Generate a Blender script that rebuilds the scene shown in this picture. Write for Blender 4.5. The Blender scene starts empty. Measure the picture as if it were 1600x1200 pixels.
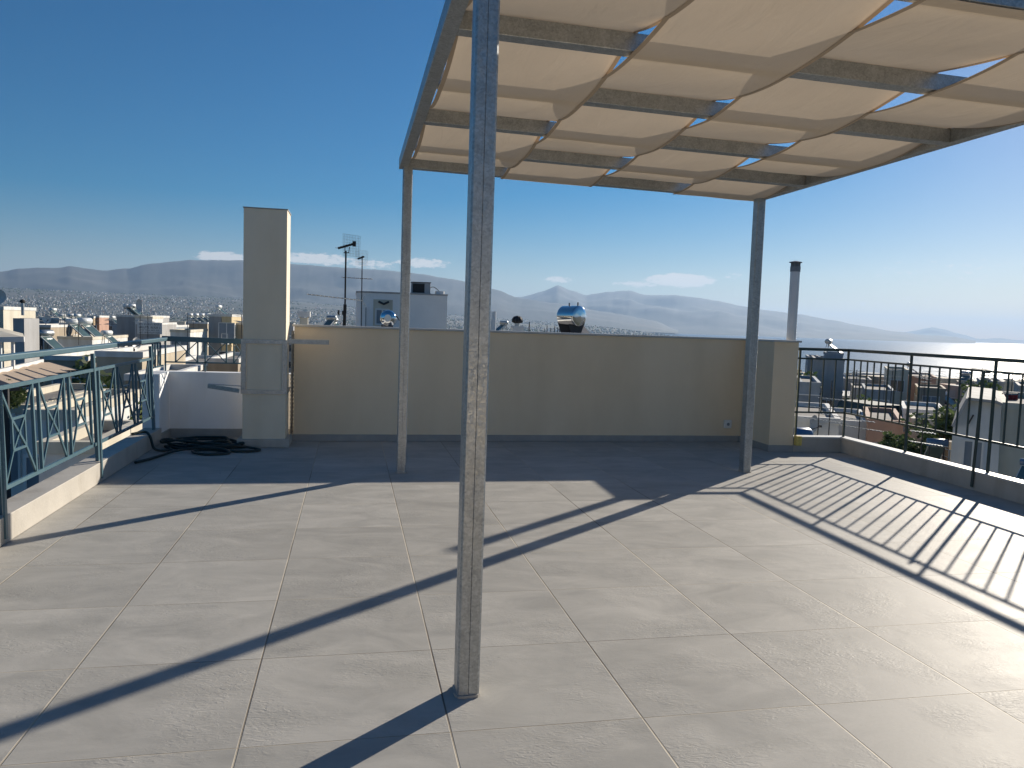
import bpy, math, random
from mathutils import Vector, Matrix
from mathutils import noise as mnoise
random.seed(7)
R_ = math.radians
sc = bpy.context.scene
col = sc.collection

# ------------------------------------------------------------ camera
YAW, PITCH, ROLL, F = -.2052, -.0755, .0329, 1212.6
CAM = Vector((.293, -2.195, 1.206))
fw = Vector((-math.sin(YAW)*math.cos(PITCH), math.cos(YAW)*math.cos(PITCH), math.sin(PITCH)))
r0 = Vector((math.cos(YAW), math.sin(YAW), 0)); u0 = r0.cross(fw)
rt = r0*math.cos(ROLL)+u0*math.sin(ROLL); up = u0*math.cos(ROLL)-r0*math.sin(ROLL)
cd = bpy.data.cameras.new('camera'); cam = bpy.data.objects.new('camera', cd); col.objects.link(cam)
cam.matrix_world = Matrix(((rt.x, up.x, -fw.x, CAM.x), (rt.y, up.y, -fw.y, CAM.y), (rt.z, up.z, -fw.z, CAM.z), (0, 0, 0, 1)))
cd.sensor_width = 36; cd.lens = F/1600*36; cd.clip_start = .05; cd.clip_end = 80000
sc.camera = cam

def ray(px, py): return fw*F + rt*(px-800) - up*(py-600)
def at(px, py, Y):                       # point on that sight line where world y = Y
    d = ray(px, py); return CAM + d*((Y-CAM.y)/d.y)
def onz(px, py, z):
    d = ray(px, py); return CAM + d*((z-CAM.z)/d.z)

# ------------------------------------------------------------ materials
def mat(name): 
    m = bpy.data.materials.new(name); m.use_nodes = True
    return m, m.node_tree.nodes, m.node_tree.links, m.node_tree.nodes['Principled BSDF']
def simple(name, c, rough=.8, metal=0, var=.12, scale=3., bump=0., bscale=60., spec=.5):
    m, n, l, b = mat(name)
    b.inputs['Roughness'].default_value = rough; b.inputs['Metallic'].default_value = metal
    b.inputs['Specular IOR Level'].default_value = spec
    tc = n.new('ShaderNodeTexCoord'); nz = n.new('ShaderNodeTexNoise')
    nz.inputs['Scale'].default_value = scale; nz.inputs['Detail'].default_value = 5; nz.inputs['Roughness'].default_value = .65
    l.new(tc.outputs['Object'], nz.inputs['Vector'])
    rp = n.new('ShaderNodeValToRGB'); rp.color_ramp.elements[0].position = .3; rp.color_ramp.elements[1].position = .7
    rp.color_ramp.elements[0].color = [x*(1-var) for x in c]+[1]; rp.color_ramp.elements[1].color = [min(1, x*(1+var)) for x in c]+[1]
    l.new(nz.outputs['Fac'], rp.inputs['Fac']); l.new(rp.outputs['Color'], b.inputs['Base Color'])
    if bump:
        n2 = n.new('ShaderNodeTexNoise'); n2.inputs['Scale'].default_value = bscale; n2.inputs['Detail'].default_value = 3
        l.new(tc.outputs['Object'], n2.inputs['Vector'])
        bp = n.new('ShaderNodeBump'); bp.inputs['Strength'].default_value = bump; bp.inputs['Distance'].default_value = .01
        l.new(n2.outputs['Fac'], bp.inputs['Height']); l.new(bp.outputs['Normal'], b.inputs['Normal'])
    return m
M = {}
M['plaster'] = simple('cream_plaster', (.86, .71, .51), .9, var=.03, scale=1.2, bump=.25, bscale=140)
M['column_plaster'] = simple('column_plaster', (.86, .75, .58), .9, var=.03, scale=1.5, bump=.25, bscale=140)
M['white_wall'] = simple('white_parapet_paint', (.88, .90, .92), .8, var=.02, scale=2, bump=.2, bscale=90)
M['bright_white'] = simple('bright_white_render', (.88, .86, .82), .85, var=.05, scale=.8, bump=.2, bscale=20)
M['marble'] = simple('grey_marble', (.50, .50, .48), .45, var=.08, scale=6)
M['skirt'] = simple('grey_skirting_tile', (.33, .33, .32), .5, var=.1, scale=8)
M['kerb'] = simple('kerb_tile', (.47, .44, .39), .6, var=.08, scale=5, bump=.15, bscale=50)
M['teal'] = simple('teal_railing_paint', (.075, .145, .18), .38, var=.1, scale=12)
M['dark_teal'] = simple('dark_railing_paint', (.035, .06, .058), .4, var=.15, scale=12)
M['hose'] = simple('dark_green_rubber', (.008, .024, .024), .45, var=.2, scale=20)
M['white_plastic'] = simple('white_plastic', (.75, .75, .72), .4, var=.02)
M['dark'] = simple('dark_metal', (.03, .03, .035), .5)
M['black'] = simple('black_paint', (.012, .012, .014), .6)
M['steel'] = simple('flue_steel', (.42, .44, .45), .35, .7, var=.1, scale=9)
M['fluewhite'] = simple('flue_enamel', (.75, .76, .76), .4, var=.06, scale=6)
M['foam'] = simple('yellow_foam', (.72, .55, .16), .9, var=.2, scale=40, bump=.8, bscale=90)
M['panelglass'] = simple('collector_glass', (.10, .16, .16), .12, var=.25, scale=.5)
M['tank'] = simple('tank_white', (.75, .77, .76), .3, var=.04)
M['tankblue'] = simple('tank_blue', (.06, .14, .27), .35, var=.1)
M['glass'] = simple('window_glass', (.03, .045, .06), .12, var=.4, scale=.4)
M['shutter'] = simple('window_shutter', (.20, .24, .28), .6, var=.2, scale=.6)
M['frame'] = simple('window_frame', (.68, .68, .66), .5, var=.03)
M['red'] = simple('red_cloth', (.30, .035, .03), .8, var=.2, scale=2)
M['terracotta'] = simple('terracotta', (.42, .16, .08), .85, var=.15)
M['awning_tan'] = simple('tan_canvas', (.62, .48, .35), .85, var=.06)
M['green_awning'] = simple('dark_awning', (.012, .035, .05), .7, var=.2)
M['trunk'] = simple('bark', (.10, .07, .05), .9, var=.3, scale=8)
M['corrugated'] = simple('grey_conduit', (.22, .24, .26), .5)
WALLC = {'white': (.72, .72, .70), 'grey': (.40, .40, .40), 'bluegrey': (.30, .35, .40), 'tan': (.42, .35, .26), 'beige': (.52, .45, .34),
         'yellow': (.62, .50, .30), 'salmon': (.50, .31, .23), 'ochre': (.45, .33, .20), 'cream': (.66, .61, .50), 'brown': (.30, .22, .16)}
for k, c in WALLC.items():
    m = simple('wall_'+k, c, .85, var=.10, scale=.35, bump=.1, bscale=3); M['w_'+k] = m
def dirtier(m, sc_=(.6, .6, .12), dark=.86, p0=.42, p1=.58):      # rain streaks below parapets (soiling with its own shape)
    n, l = m.node_tree.nodes, m.node_tree.links; b = n['Principled BSDF']
    src = b.inputs['Base Color'].links[0].from_socket
    tc = n.new('ShaderNodeTexCoord'); mp = n.new('ShaderNodeMapping'); mp.inputs['Scale'].default_value = sc_
    nz = n.new('ShaderNodeTexNoise'); nz.inputs['Scale'].default_value = 2; nz.inputs['Detail'].default_value = 6
    l.new(tc.outputs['Object'], mp.inputs['Vector']); l.new(mp.outputs['Vector'], nz.inputs['Vector'])
    rp = n.new('ShaderNodeValToRGB'); rp.color_ramp.elements[0].position = p0; rp.color_ramp.elements[0].color = (dark, dark*.985, dark*.96, 1)
    rp.color_ramp.elements[1].position = p1; rp.color_ramp.elements[1].color = (1, 1, 1, 1)
    l.new(nz.outputs['Fac'], rp.inputs['Fac'])
    mx = n.new('ShaderNodeMix'); mx.data_type = 'RGBA'; mx.blend_type = 'MULTIPLY'; mx.inputs[0].default_value = 1
    l.new(src, mx.inputs[6]); l.new(rp.outputs['Color'], mx.inputs[7]); l.new(mx.outputs[2], b.inputs['Base Color'])
for k in WALLC: dirtier(M['w_'+k])
dirtier(M['plaster'], (1.2, 1.2, .35), .93, .36, .6); dirtier(M['column_plaster'], (2.2, 2.2, .5), .94, .36, .6); dirtier(M['kerb'], (3, 3, 1), .86, .35, .5); dirtier(M['white_wall'], (2, 2, .6), .93, .35, .55)

# galvanised steel with spangle
def galvanized():
    m, n, l, b = mat('galvanized_steel')
    b.inputs['Metallic'].default_value = .75
    tc = n.new('ShaderNodeTexCoord')
    v = n.new('ShaderNodeTexVoronoi'); v.inputs['Scale'].default_value = 150; l.new(tc.outputs['Object'], v.inputs['Vector'])
    nz = n.new('ShaderNodeTexNoise'); nz.inputs['Scale'].default_value = 18; nz.inputs['Detail'].default_value = 8; nz.inputs['Roughness'].default_value = .7
    l.new(tc.outputs['Object'], nz.inputs['Vector'])
    sp = n.new('ShaderNodeSeparateColor'); l.new(v.outputs['Color'], sp.inputs[0])
    a = n.new('ShaderNodeMath'); a.operation = 'MULTIPLY_ADD'; a.inputs[1].default_value = .35; l.new(sp.outputs[0], a.inputs[0]); l.new(nz.outputs['Fac'], a.inputs[2])
    rp = n.new('ShaderNodeValToRGB'); rp.color_ramp.elements[0].position = .35; rp.color_ramp.elements[1].position = .95
    rp.color_ramp.elements[0].color = (.29, .305, .31, 1); rp.color_ramp.elements[1].color = (.50, .52, .525, 1)
    l.new(a.outputs[0], rp.inputs['Fac']); l.new(rp.outputs['Color'], b.inputs['Base Color'])
    rr = n.new('ShaderNodeMapRange'); rr.inputs[3].default_value = .32; rr.inputs[4].default_value = .55
    l.new(sp.outputs[1], rr.inputs[0]); l.new(rr.outputs[0], b.inputs['Roughness'])
    bp = n.new('ShaderNodeBump'); bp.inputs['Strength'].default_value = .05; bp.inputs['Distance'].default_value = .002
    l.new(a.outputs[0], bp.inputs['Height']); l.new(bp.outputs['Normal'], b.inputs['Normal'])
    return m
M['galv'] = galvanized()
def chrome():
    m, n, l, b = mat('polished_steel'); b.inputs['Metallic'].default_value = 1; b.inputs['Roughness'].default_value = .09
    b.inputs['Base Color'].default_value = (.72, .74, .76, 1); return m
M['chrome'] = chrome()

def canvas():
    m, n, l, b = mat('cream_canvas')
    tc = n.new('ShaderNodeTexCoord'); nz = n.new('ShaderNodeTexNoise'); nz.inputs['Scale'].default_value = 3; nz.inputs['Detail'].default_value = 6
    l.new(tc.outputs['Object'], nz.inputs['Vector'])
    rp = n.new('ShaderNodeValToRGB'); rp.color_ramp.elements[0].color = (.76, .63, .48, 1); rp.color_ramp.elements[1].color = (.84, .71, .56, 1)
    l.new(nz.outputs['Fac'], rp.inputs['Fac'])
    w = n.new('ShaderNodeTexNoise'); w.inputs['Scale'].default_value = 260; l.new(tc.outputs['Object'], w.inputs['Vector'])
    bp = n.new('ShaderNodeBump'); bp.inputs['Strength'].default_value = .25; bp.inputs['Distance'].default_value = .002; l.new(w.outputs['Fac'], bp.inputs['Height'])
    mpw = n.new('ShaderNodeMapping'); mpw.inputs['Scale'].default_value = (3.2, 1.1, 1); l.new(tc.outputs['Object'], mpw.inputs['Vector'])
    wr_ = n.new('ShaderNodeTexNoise'); wr_.inputs['Scale'].default_value = 2.2; wr_.inputs['Detail'].default_value = 3; wr_.inputs['Distortion'].default_value = .7; l.new(mpw.outputs[0], wr_.inputs['Vector'])
    bp0 = n.new('ShaderNodeBump'); bp0.inputs['Strength'].default_value = .3; bp0.inputs['Distance'].default_value = .022; l.new(wr_.outputs['Fac'], bp0.inputs['Height']); l.new(bp0.outputs[0], bp.inputs['Normal'])
    d = n.new('ShaderNodeBsdfDiffuse'); t = n.new('ShaderNodeBsdfTranslucent'); mx = n.new('ShaderNodeMixShader'); mx.inputs[0].default_value = .16
    for s in (d, t): l.new(rp.outputs['Color'], s.inputs['Color']); l.new(bp.outputs['Normal'], s.inputs['Normal'])
    l.new(d.outputs[0], mx.inputs[1]); l.new(t.outputs[0], mx.inputs[2])
    l.new(mx.outputs[0], n['Material Output'].inputs['Surface']); n.remove(b)
    return m
M['deck'] = simple('roof_deck', (.20, .19, .18), .9, var=.25, scale=.6); M['canvas'] = canvas(); M['hem'] = simple('canvas_hem', (.46, .36, .26), .9, var=.08)

def tiles():
    m, n, l, b = mat('porcelain_floor_tiles')
    tc = n.new('ShaderNodeTexCoord'); sx = n.new('ShaderNodeSeparateXYZ'); l.new(tc.outputs['Object'], sx.inputs[0])
    def math_(op, a=None, bb=None, c=None):
        k = n.new('ShaderNodeMath'); k.operation = op
        for i, v in enumerate((a, bb, c)):
            if v is None: continue
            if isinstance(v, (int, float)): k.inputs[i].default_value = v
            else: l.new(v, k.inputs[i])
        return k.outputs[0]
    TX, TY = .6, .5866
    ux = math_('DIVIDE', sx.outputs[0], TX); uy = math_('DIVIDE', sx.outputs[1], TY)
    fx = math_('FRACT', ux); fy = math_('FRACT', uy); ix = math_('FLOOR', ux); iy = math_('FLOOR', uy)
    # distance to nearest joint in metres
    dx = math_('MULTIPLY', math_('MINIMUM', fx, math_('SUBTRACT', 1, fx)), TX); dy = math_('MULTIPLY', math_('MINIMUM', fy, math_('SUBTRACT', 1, fy)), TY)
    dj = math_('MINIMUM', math_('MULTIPLY', dx, .8), math_('MULTIPLY', dy, 1.45))
    joint = n.new('ShaderNodeMapRange'); joint.interpolation_type = 'SMOOTHSTEP'; joint.inputs[1].default_value = .0014; joint.inputs[2].default_value = .0030
    joint.inputs[3].default_value = 1; joint.inputs[4].default_value = 0; l.new(dj, joint.inputs[0])
    # per tile random
    cx = n.new('ShaderNodeCombineXYZ'); l.new(ix, cx.inputs[0]); l.new(iy, cx.inputs[1])
    wn = n.new('ShaderNodeTexWhiteNoise'); wn.noise_dimensions = '3D'; l.new(cx.outputs[0], wn.inputs['Vector'])
    off = n.new('ShaderNodeVectorMath'); off.operation = 'MULTIPLY_ADD'; off.inputs[1].default_value = (9, 9, 9); l.new(wn.outputs['Color'], off.inputs[0]); l.new(tc.outputs['Object'], off.inputs[2])
    mp = n.new('ShaderNodeMapping'); mp.inputs['Scale'].default_value = (1, 1.9, 1); mp.inputs['Rotation'].default_value = (0, 0, .5); l.new(off.outputs[0], mp.inputs['Vector'])
    n1 = n.new('ShaderNodeTexNoise'); n1.inputs['Scale'].default_value = 2.6; n1.inputs['Detail'].default_value = 8; n1.inputs['Roughness'].default_value = .62; n1.inputs['Distortion'].default_value = .8
    n2 = n.new('ShaderNodeTexNoise'); n2.inputs['Scale'].default_value = 30; n2.inputs['Detail'].default_value = 5; n2.inputs['Distortion'].default_value = 1.6
    l.new(mp.outputs[0], n1.inputs['Vector']); l.new(mp.outputs[0], n2.inputs['Vector'])
    rp = n.new('ShaderNodeValToRGB'); e = rp.color_ramp.elements
    e[0].position = .3; e[0].color = (.345, .336, .312, 1); e[1].position = .72; e[1].color = (.485, .468, .432, 1)
    l.new(n1.outputs['Fac'], rp.inputs['Fac'])
    tv = math_('MULTIPLY_ADD', wn.outputs['Value'], .13, .935)
    mul = n.new('ShaderNodeMix'); mul.data_type = 'RGBA'; mul.blend_type = 'MULTIPLY'; mul.inputs[0].default_value = 1
    cc = n.new('ShaderNodeCombineXYZ'); [l.new(tv, cc.inputs[i]) for i in range(3)]
    l.new(rp.outputs['Color'], mul.inputs[6]); l.new(cc.outputs[0], mul.inputs[7])
    # dirt specks
    sp = n.new('ShaderNodeTexVoronoi'); sp.inputs['Scale'].default_value = 2.3; l.new(tc.outputs['Object'], sp.inputs['Vector'])
    spk = n.new('ShaderNodeMapRange'); spk.inputs[1].default_value = .012; spk.inputs[2].default_value = .02; spk.inputs[3].default_value = .75; spk.inputs[4].default_value = 0; l.new(sp.outputs['Distance'], spk.inputs[0])
    ms = n.new('ShaderNodeMix'); ms.data_type = 'RGBA'; l.new(spk.outputs[0], ms.inputs[0]); l.new(mul.outputs[2], ms.inputs[6]); ms.inputs[7].default_value = (.06, .055, .05, 1)
    # grout: lighter in places, darker in others
    gn = n.new('ShaderNodeTexNoise'); gn.inputs['Scale'].default_value = .55; gn.inputs['Detail'].default_value = 4; l.new(tc.outputs['Object'], gn.inputs['Vector'])
    gr = n.new('ShaderNodeValToRGB'); gr.color_ramp.elements[0].position = .38; gr.color_ramp.elements[0].color = (.12, .10, .085, 1)
    gr.color_ramp.elements[1].position = .54; gr.color_ramp.elements[1].color = (.52, .46, .36, 1); l.new(gn.outputs['Fac'], gr.inputs['Fac'])
    mj = n.new('ShaderNodeMix'); mj.data_type = 'RGBA'; l.new(joint.outputs[0], mj.inputs[0]); l.new(ms.outputs[2], mj.inputs[6]); l.new(gr.outputs['Color'], mj.inputs[7])
    l.new(mj.outputs[2], b.inputs['Base Color'])
    # scratchy slate relief appears in patches
    n3 = n.new('ShaderNodeTexNoise'); n3.inputs['Scale'].default_value = 3.2; n3.inputs['Detail'].default_value = 3; l.new(off.outputs[0], n3.inputs['Vector'])
    pm = n.new('ShaderNodeMapRange'); pm.inputs[1].default_value = .46; pm.inputs[2].default_value = .66; pm.inputs[3].default_value = .12; l.new(n3.outputs['Fac'], pm.inputs[0])
    h = math_('MULTIPLY', n2.outputs['Fac'], pm.outputs[0])
    h2 = math_('MULTIPLY_ADD', joint.outputs[0], -.9, h)
    bp = n.new('ShaderNodeBump'); bp.inputs['Strength'].default_value = .55; bp.inputs['Distance'].default_value = .0045; l.new(h2, bp.inputs['Height']); l.new(bp.outputs['Normal'], b.inputs['Normal'])
    rr = n.new('ShaderNodeMapRange'); rr.inputs[3].default_value = .48; rr.inputs[4].default_value = .66; l.new(n1.outputs['Fac'], rr.inputs[0]); l.new(rr.outputs[0], b.inputs['Roughness'])
    b.inputs['Specular IOR Level'].default_value = .07
    return m
M['tiles'] = tiles()

def foliage():
    m, n, l, b = mat('leaves'); b.inputs['Roughness'].default_value = .6
    g = n.new('ShaderNodeNewGeometry'); rp = n.new('ShaderNodeValToRGB')
    rp.color_ramp.elements[0].color = (.045, .08, .025, 1); rp.color_ramp.elements[1].color = (.15, .20, .07, 1)
    l.new(g.outputs['Random Per Island'], rp.inputs['Fac']); l.new(rp.outputs['Color'], b.inputs['Base Color'])
    t = n.new('ShaderNodeBsdfTranslucent'); l.new(rp.outputs['Color'], t.inputs['Color']); mx = n.new('ShaderNodeMixShader'); mx.inputs[0].default_value = .4
    l.new(b.outputs[0], mx.inputs[1]); l.new(t.outputs[0], mx.inputs[2]); l.new(mx.outputs[0], n['Material Output'].inputs['Surface']); return m
M['leaf'] = foliage()

def citymat():
    m, n, l, b = mat('distant_city_walls'); b.inputs['Roughness'].default_value = .8
    g = n.new('ShaderNodeNewGeometry'); rp = n.new('ShaderNodeValToRGB'); rp.color_ramp.interpolation = 'CONSTANT'
    cs = [(.0, (.55, .53, .50)), (.3, (.42, .38, .32)), (.5, (.88, .87, .85)), (.64, (.26, .24, .22)), (.84, (.32, .19, .14)), (.92, (.18, .20, .22))]
    e = rp.color_ramp.elements; e[0].color = cs[0][1]+(1,); e[1].position = cs[1][0]; e[1].color = cs[1][1]+(1,)
    for p, c in cs[2:]: k = e.new(p); k.color = c+(1,)
    l.new(g.outputs['Random Per Island'], rp.inputs['Fac']); l.new(rp.outputs['Color'], b.inputs['Base Color']); return m
M['city'] = citymat()

# ------------------------------------------------------------ mesh builder
class MB:
    def __init__(s): s.v = []; s.f = []
    def add(s, vs, fs):
        o = len(s.v); s.v += [tuple(x) for x in vs]; s.f += [tuple(i+o for i in f) for f in fs]; return s
    def box(s, x0, x1, y0, y1, z0, z1):
        return s.add([(x0, y0, z0), (x1, y0, z0), (x1, y1, z0), (x0, y1, z0), (x0, y0, z1), (x1, y0, z1), (x1, y1, z1), (x0, y1, z1)],
                     [(0, 3, 2, 1), (4, 5, 6, 7), (0, 1, 5, 4), (1, 2, 6, 5), (2, 3, 7, 6), (3, 0, 4, 7)])
    def bar(s, a, b, w, h=None, upv=(0, 0, 1)):      # square bar between two points
        h = h or w; a = Vector(a); b = Vector(b); d = (b-a).normalized(); u = Vector(upv)
        if abs(d.dot(u)) > .98: u = Vector((0, 1, 0))
        x = d.cross(u).normalized(); y = x.cross(d).normalized()
        vs = [p+x*sx*w/2+y*sy*h/2 for p in (a, b) for sx, sy in ((-1, -1), (1, -1), (1, 1), (-1, 1))]
        return s.add(vs, [(0, 1, 2, 3), (7, 6, 5, 4), (0, 4, 5, 1), (1, 5, 6, 2), (2, 6, 7, 3), (3, 7, 4, 0)])
    def tube(s, pts, r, n=8, cap=True):
        pts = [Vector(p) for p in pts]; rs = r if isinstance(r, (list, tuple)) else [r]*len(pts)
        rings = []; x = None
        for i, p in enumerate(pts):
            d = (pts[min(i+1, len(pts)-1)]-pts[max(i-1, 0)]).normalized()
            if x is None:
                u = Vector((0, 0, 1)) if abs(d.z) < .95 else Vector((1, 0, 0)); x = d.cross(u).normalized()
            else: x = (x-d*x.dot(d)).normalized()
            y = d.cross(x); rings.append([p+(x*math.cos(2*math.pi*k/n)+y*math.sin(2*math.pi*k/n))*rs[i] for k in range(n)])
        vs = [v for g in rings for v in g]; fs = []
        for i in range(len(pts)-1):
            for k in range(n):
                k2 = (k+1) % n; fs.append((i*n+k, i*n+k2, (i+1)*n+k2, (i+1)*n+k))
        if cap: fs.append(tuple(range(n-1, -1, -1))); fs.append(tuple((len(pts)-1)*n+k for k in range(n)))
        return s.add(vs, fs)
    def prism(s, poly, z0, z1):                     # vertical prism of an xy polygon (ccw)
        n = len(poly); vs = [(x, y, z0) for x, y in poly]+[(x, y, z1) for x, y in poly]
        return s.add(vs, [tuple(range(n-1, -1, -1)), tuple(range(n, 2*n))]+[(i, (i+1) % n, n+(i+1) % n, n+i) for i in range(n)])
    def prismy(s, poly, y0, y1):                    # xz polygon (seen from -y, ccw) extruded along y
        n = len(poly); vs = [(x, y0, z) for x, z in poly]+[(x, y1, z) for x, z in poly]
        return s.add(vs, [tuple(range(n)), tuple(range(2*n-1, n-1, -1))]+[(i, n+i, n+(i+1) % n, (i+1) % n) for i in range(n)])
    def build(s, name, m, parent=None, smooth=False, loc=None, bevel=0):
        me = bpy.data.meshes.new(name); me.from_pydata(s.v, [], s.f)
        me.materials.append(m); 
        if smooth:
            for p in me.polygons: p.use_smooth = True
        o = bpy.data.objects.new(name, me); col.objects.link(o)
        if loc: o.location = loc
        if parent: o.parent = parent
        if bevel:
            bv = o.modifiers.new('bevel', 'BEVEL'); bv.width = bevel; bv.segments = 2; bv.limit_method = 'ANGLE'
        return o
def tag(o, label, cat, group=None, kind=None):
    o['label'] = label; o['category'] = cat
    if group: o['group'] = group
    if kind: o['kind'] = kind
    return o
def empty(name, loc, label, cat, group=None, rz=0):
    o = bpy.data.objects.new(name, None); col.objects.link(o); o.location = loc; o.rotation_euler.z = rz
    o.empty_display_size = .2
    return tag(o, label, cat, group)
def struct(o): o['kind'] = 'structure'; return o
def kids(o): return [c for c in col.objects if c.parent == o]
CH = {}
def copy_tree(o, parent=None):
    c = o.copy(); col.objects.link(c)
    if parent: c.parent = parent
    for ch in list(o.children): copy_tree(ch, c)
    return c

# ------------------------------------------------------------ ground, sea, hills
def hor(px, py):                                  # azimuth (from +Y towards +X) and elevation of a sight line
    d = ray(px, py); return math.atan2(d.x, d.y), math.atan2(d.z, math.hypot(d.x, d.y))
def lerp_tab(tab, x):
    if x <= tab[0][0]: return tab[0][1]
    for (a, b), (c, d) in zip(tab, tab[1:]):
        if x <= c: t = (x-a)/(c-a); t = t*t*(3-2*t)*.5+t*.5; return b+(d-b)*t
    return tab[-1][1]
def ss(a, b, x): t = max(0, min(1, (x-a)/(b-a))); return t*t*(3-2*t)
AZ = lambda px: hor(px, 500)[0]
az_shore = [(AZ(900), 7800), (AZ(1010), 6000), (AZ(1100), 4200), (AZ(1170), 1500), (AZ(1230), 620), (AZ(1700), 520)]
SEA = -36.
def gz(x, y):
    r = math.hypot(x, y); a = math.atan2(x, y)
    right = ss(AZ(1000), AZ(1300), a)
    z = -13.5 - (4+14*right)*ss(25, 260, r) - (15-12*right)*ss(150, 700, r)
    sh = lerp_tab(az_shore, a)
    if a > AZ(-300): 
        rise = ss(2600, 8200, r)*(205-130*ss(AZ(300), AZ(950), a))
        z += rise*(1-ss(AZ(900), AZ(1080), a))
    if r > 900: z += mnoise.noise(Vector((x/900, y/900, 0)))*14*ss(2500, 6000, r)*(1-right)
    if a > AZ(850): z = z - ss(sh*.93, sh*1.05, r)*40
    return z
gm, n_, l_, b_ = mat('plain_ground'); b_.inputs['Roughness'].default_value = .95
tc = n_.new('ShaderNodeTexCoord'); nz = n_.new('ShaderNodeTexNoise'); nz.inputs['Scale'].default_value = .004; nz.inputs['Detail'].default_value = 12; l_.new(tc.outputs['Object'], nz.inputs['Vector'])
rp = n_.new('ShaderNodeValToRGB'); rp.color_ramp.elements[0].position = .38; rp.color_ramp.elements[0].color = (.03, .045, .025, 1)
rp.color_ramp.elements[1].position = .62; rp.color_ramp.elements[1].color = (.10, .095, .075, 1); l_.new(nz.outputs['Fac'], rp.inputs['Fac']); l_.new(rp.outputs['Color'], b_.inputs['Base Color'])
def polar(name, m, a0, a1, na, rs, zf):
    vs = []; fs = []; nr = len(rs)
    for i in range(na+1):
        a = a0+(a1-a0)*i/na
        for r in rs: x, y = math.sin(a)*r, math.cos(a)*r; vs.append((x, y, zf(x, y)))
    for i in range(na):
        for j in range(nr-1): k = i*nr+j; fs.append((k, k+1, k+nr+1, k+nr))
    o = MB().add(vs, fs).build(name, m, smooth=True); return struct(o)
rs = [0.5*(26000/.5)**(i/110) for i in range(111)]
polar('ground', gm, -math.pi, math.pi, 360, rs, gz)

sm, n_, l_, b_ = mat('sea_water'); b_.inputs['Base Color'].default_value = (.02, .05, .085, 1); b_.inputs['Roughness'].default_value = .3; b_.inputs['IOR'].default_value = 1.33
tc = n_.new('ShaderNodeTexCoord'); hs = []
for s_, d_ in ((.04, .45), (.2, .12)):
    nz = n_.new('ShaderNodeTexNoise'); nz.inputs['Scale'].default_value = s_; nz.inputs['Detail'].default_value = 6; nz.inputs['Roughness'].default_value = .6; l_.new(tc.outputs['Object'], nz.inputs['Vector']); hs.append((nz, d_))
prev = None
for nz, d_ in hs:
    bp = n_.new('ShaderNodeBump'); bp.inputs['Strength'].default_value = 1; bp.inputs['Distance'].default_value = d_*4; l_.new(nz.outputs['Fac'], bp.inputs['Height'])
    if prev: l_.new(prev.outputs[0], bp.inputs['Normal'])
    prev = bp
l_.new(prev.outputs[0], b_.inputs['Normal'])
sea = MB().add([(-1000, 200, SEA), (26000, 200, SEA), (26000, 26000, SEA), (-1000, 26000, SEA)], [(0, 1, 2, 3)]).build('sea', sm); struct(sea)

hm, n_, l_, b_ = mat('hill_scrub'); b_.inputs['Roughness'].default_value = .95
tc = n_.new('ShaderNodeTexCoord'); nz = n_.new('ShaderNodeTexNoise'); nz.inputs['Scale'].default_value = .0018; nz.inputs['Detail'].default_value = 12; l_.new(tc.outputs['Object'], nz.inputs['Vector'])
rp = n_.new('ShaderNodeValToRGB'); rp.color_ramp.elements[0].position = .35; rp.color_ramp.elements[0].color = (.02, .03, .02, 1)
rp.color_ramp.elements[1].position = .68; rp.color_ramp.elements[1].color = (.085, .08, .065, 1); l_.new(nz.outputs['Fac'], rp.inputs['Fac']); l_.new(rp.outputs['Color'], b_.inputs['Base Color'])
def hills(skyline, dist, width, base, seed):
    tab = []
    for px, py in skyline: a, e = hor(px, py); tab.append((a, math.tan(e)*dist))
    a0, a1 = tab[0][0], tab[-1][0]
    na = max(60, int((a1-a0)*450)); nr = 44; vs = []; fs = []
    for i in range(na+1):
        a = a0+(a1-a0)*i/na; top = lerp_tab(tab, a)+CAM.z
        top += mnoise.fractal(Vector((a*90, seed, 0)), .9, 2, 6)*dist*.00055
        for j in range(nr+1):
            t = j/nr*2-1                          # -1 foot, 0 crest, 1 back foot
            r = dist+t*width
            s = 1-abs(t); prof = s**1.15 if t < 0 else s
            x, y = math.sin(a)*r, math.cos(a)*r
            w = 4*abs(t)*(1-abs(t))
            nn = mnoise.fractal(Vector((x/1400+seed, y/1400, 0)), 1.0, 2.1, 7)
            rid = 1-abs(mnoise.noise(Vector((x/900+seed, y/900, 5))))*2
            z = base+(top-base)*(prof+w*(nn*.16+rid*.07))
            vs.append((x, y, z))
    for i in range(na):
        for j in range(nr): k = i*(nr+1)+j; fs.append((k, k+1, k+nr+2, k+nr+1))
    return struct(MB().add(vs, fs).build('hills', hm, smooth=True))
skyA = [(-900, 440), (-500, 415), (-250, 430), (-60, 432), (0, 424), (30, 420), (60, 418), (85, 419), (110, 416), (130, 419), (160, 423), (200, 419), (240, 411), (300, 406), (380, 407), (450, 412), (520, 417), (600, 422), (650, 427), (700, 435), (735, 441), (775, 453), (812, 466), (870, 474), (950, 488), (1020, 500), (1060, 516)]
skyB = [(700, 470), (770, 464), (815, 464), (845, 456), (872, 446), (893, 454), (915, 461), (950, 456), (983, 454), (1010, 461), (1055, 461), (1090, 465), (1120, 470), (1160, 478), (1200, 485), (1250, 491), (1300, 500), (1340, 508), (1400, 518), (1440, 523), (1490, 526), (1525, 533)]
skyC = [(1380, 528), (1420, 518), (1458, 511), (1475, 514), (1500, 522), (1530, 529), (1565, 528), (1585, 531), (1640, 530), (1700, 524), (1800, 520), (2000, 530), (2200, 540)]
hills(skyA, 10000, 2600, -20, 1.3)
hills(skyB, 14000, 4200, -45, 8.1)
hills(skyC, 21000, 3000, -60, 4.4)

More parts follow.
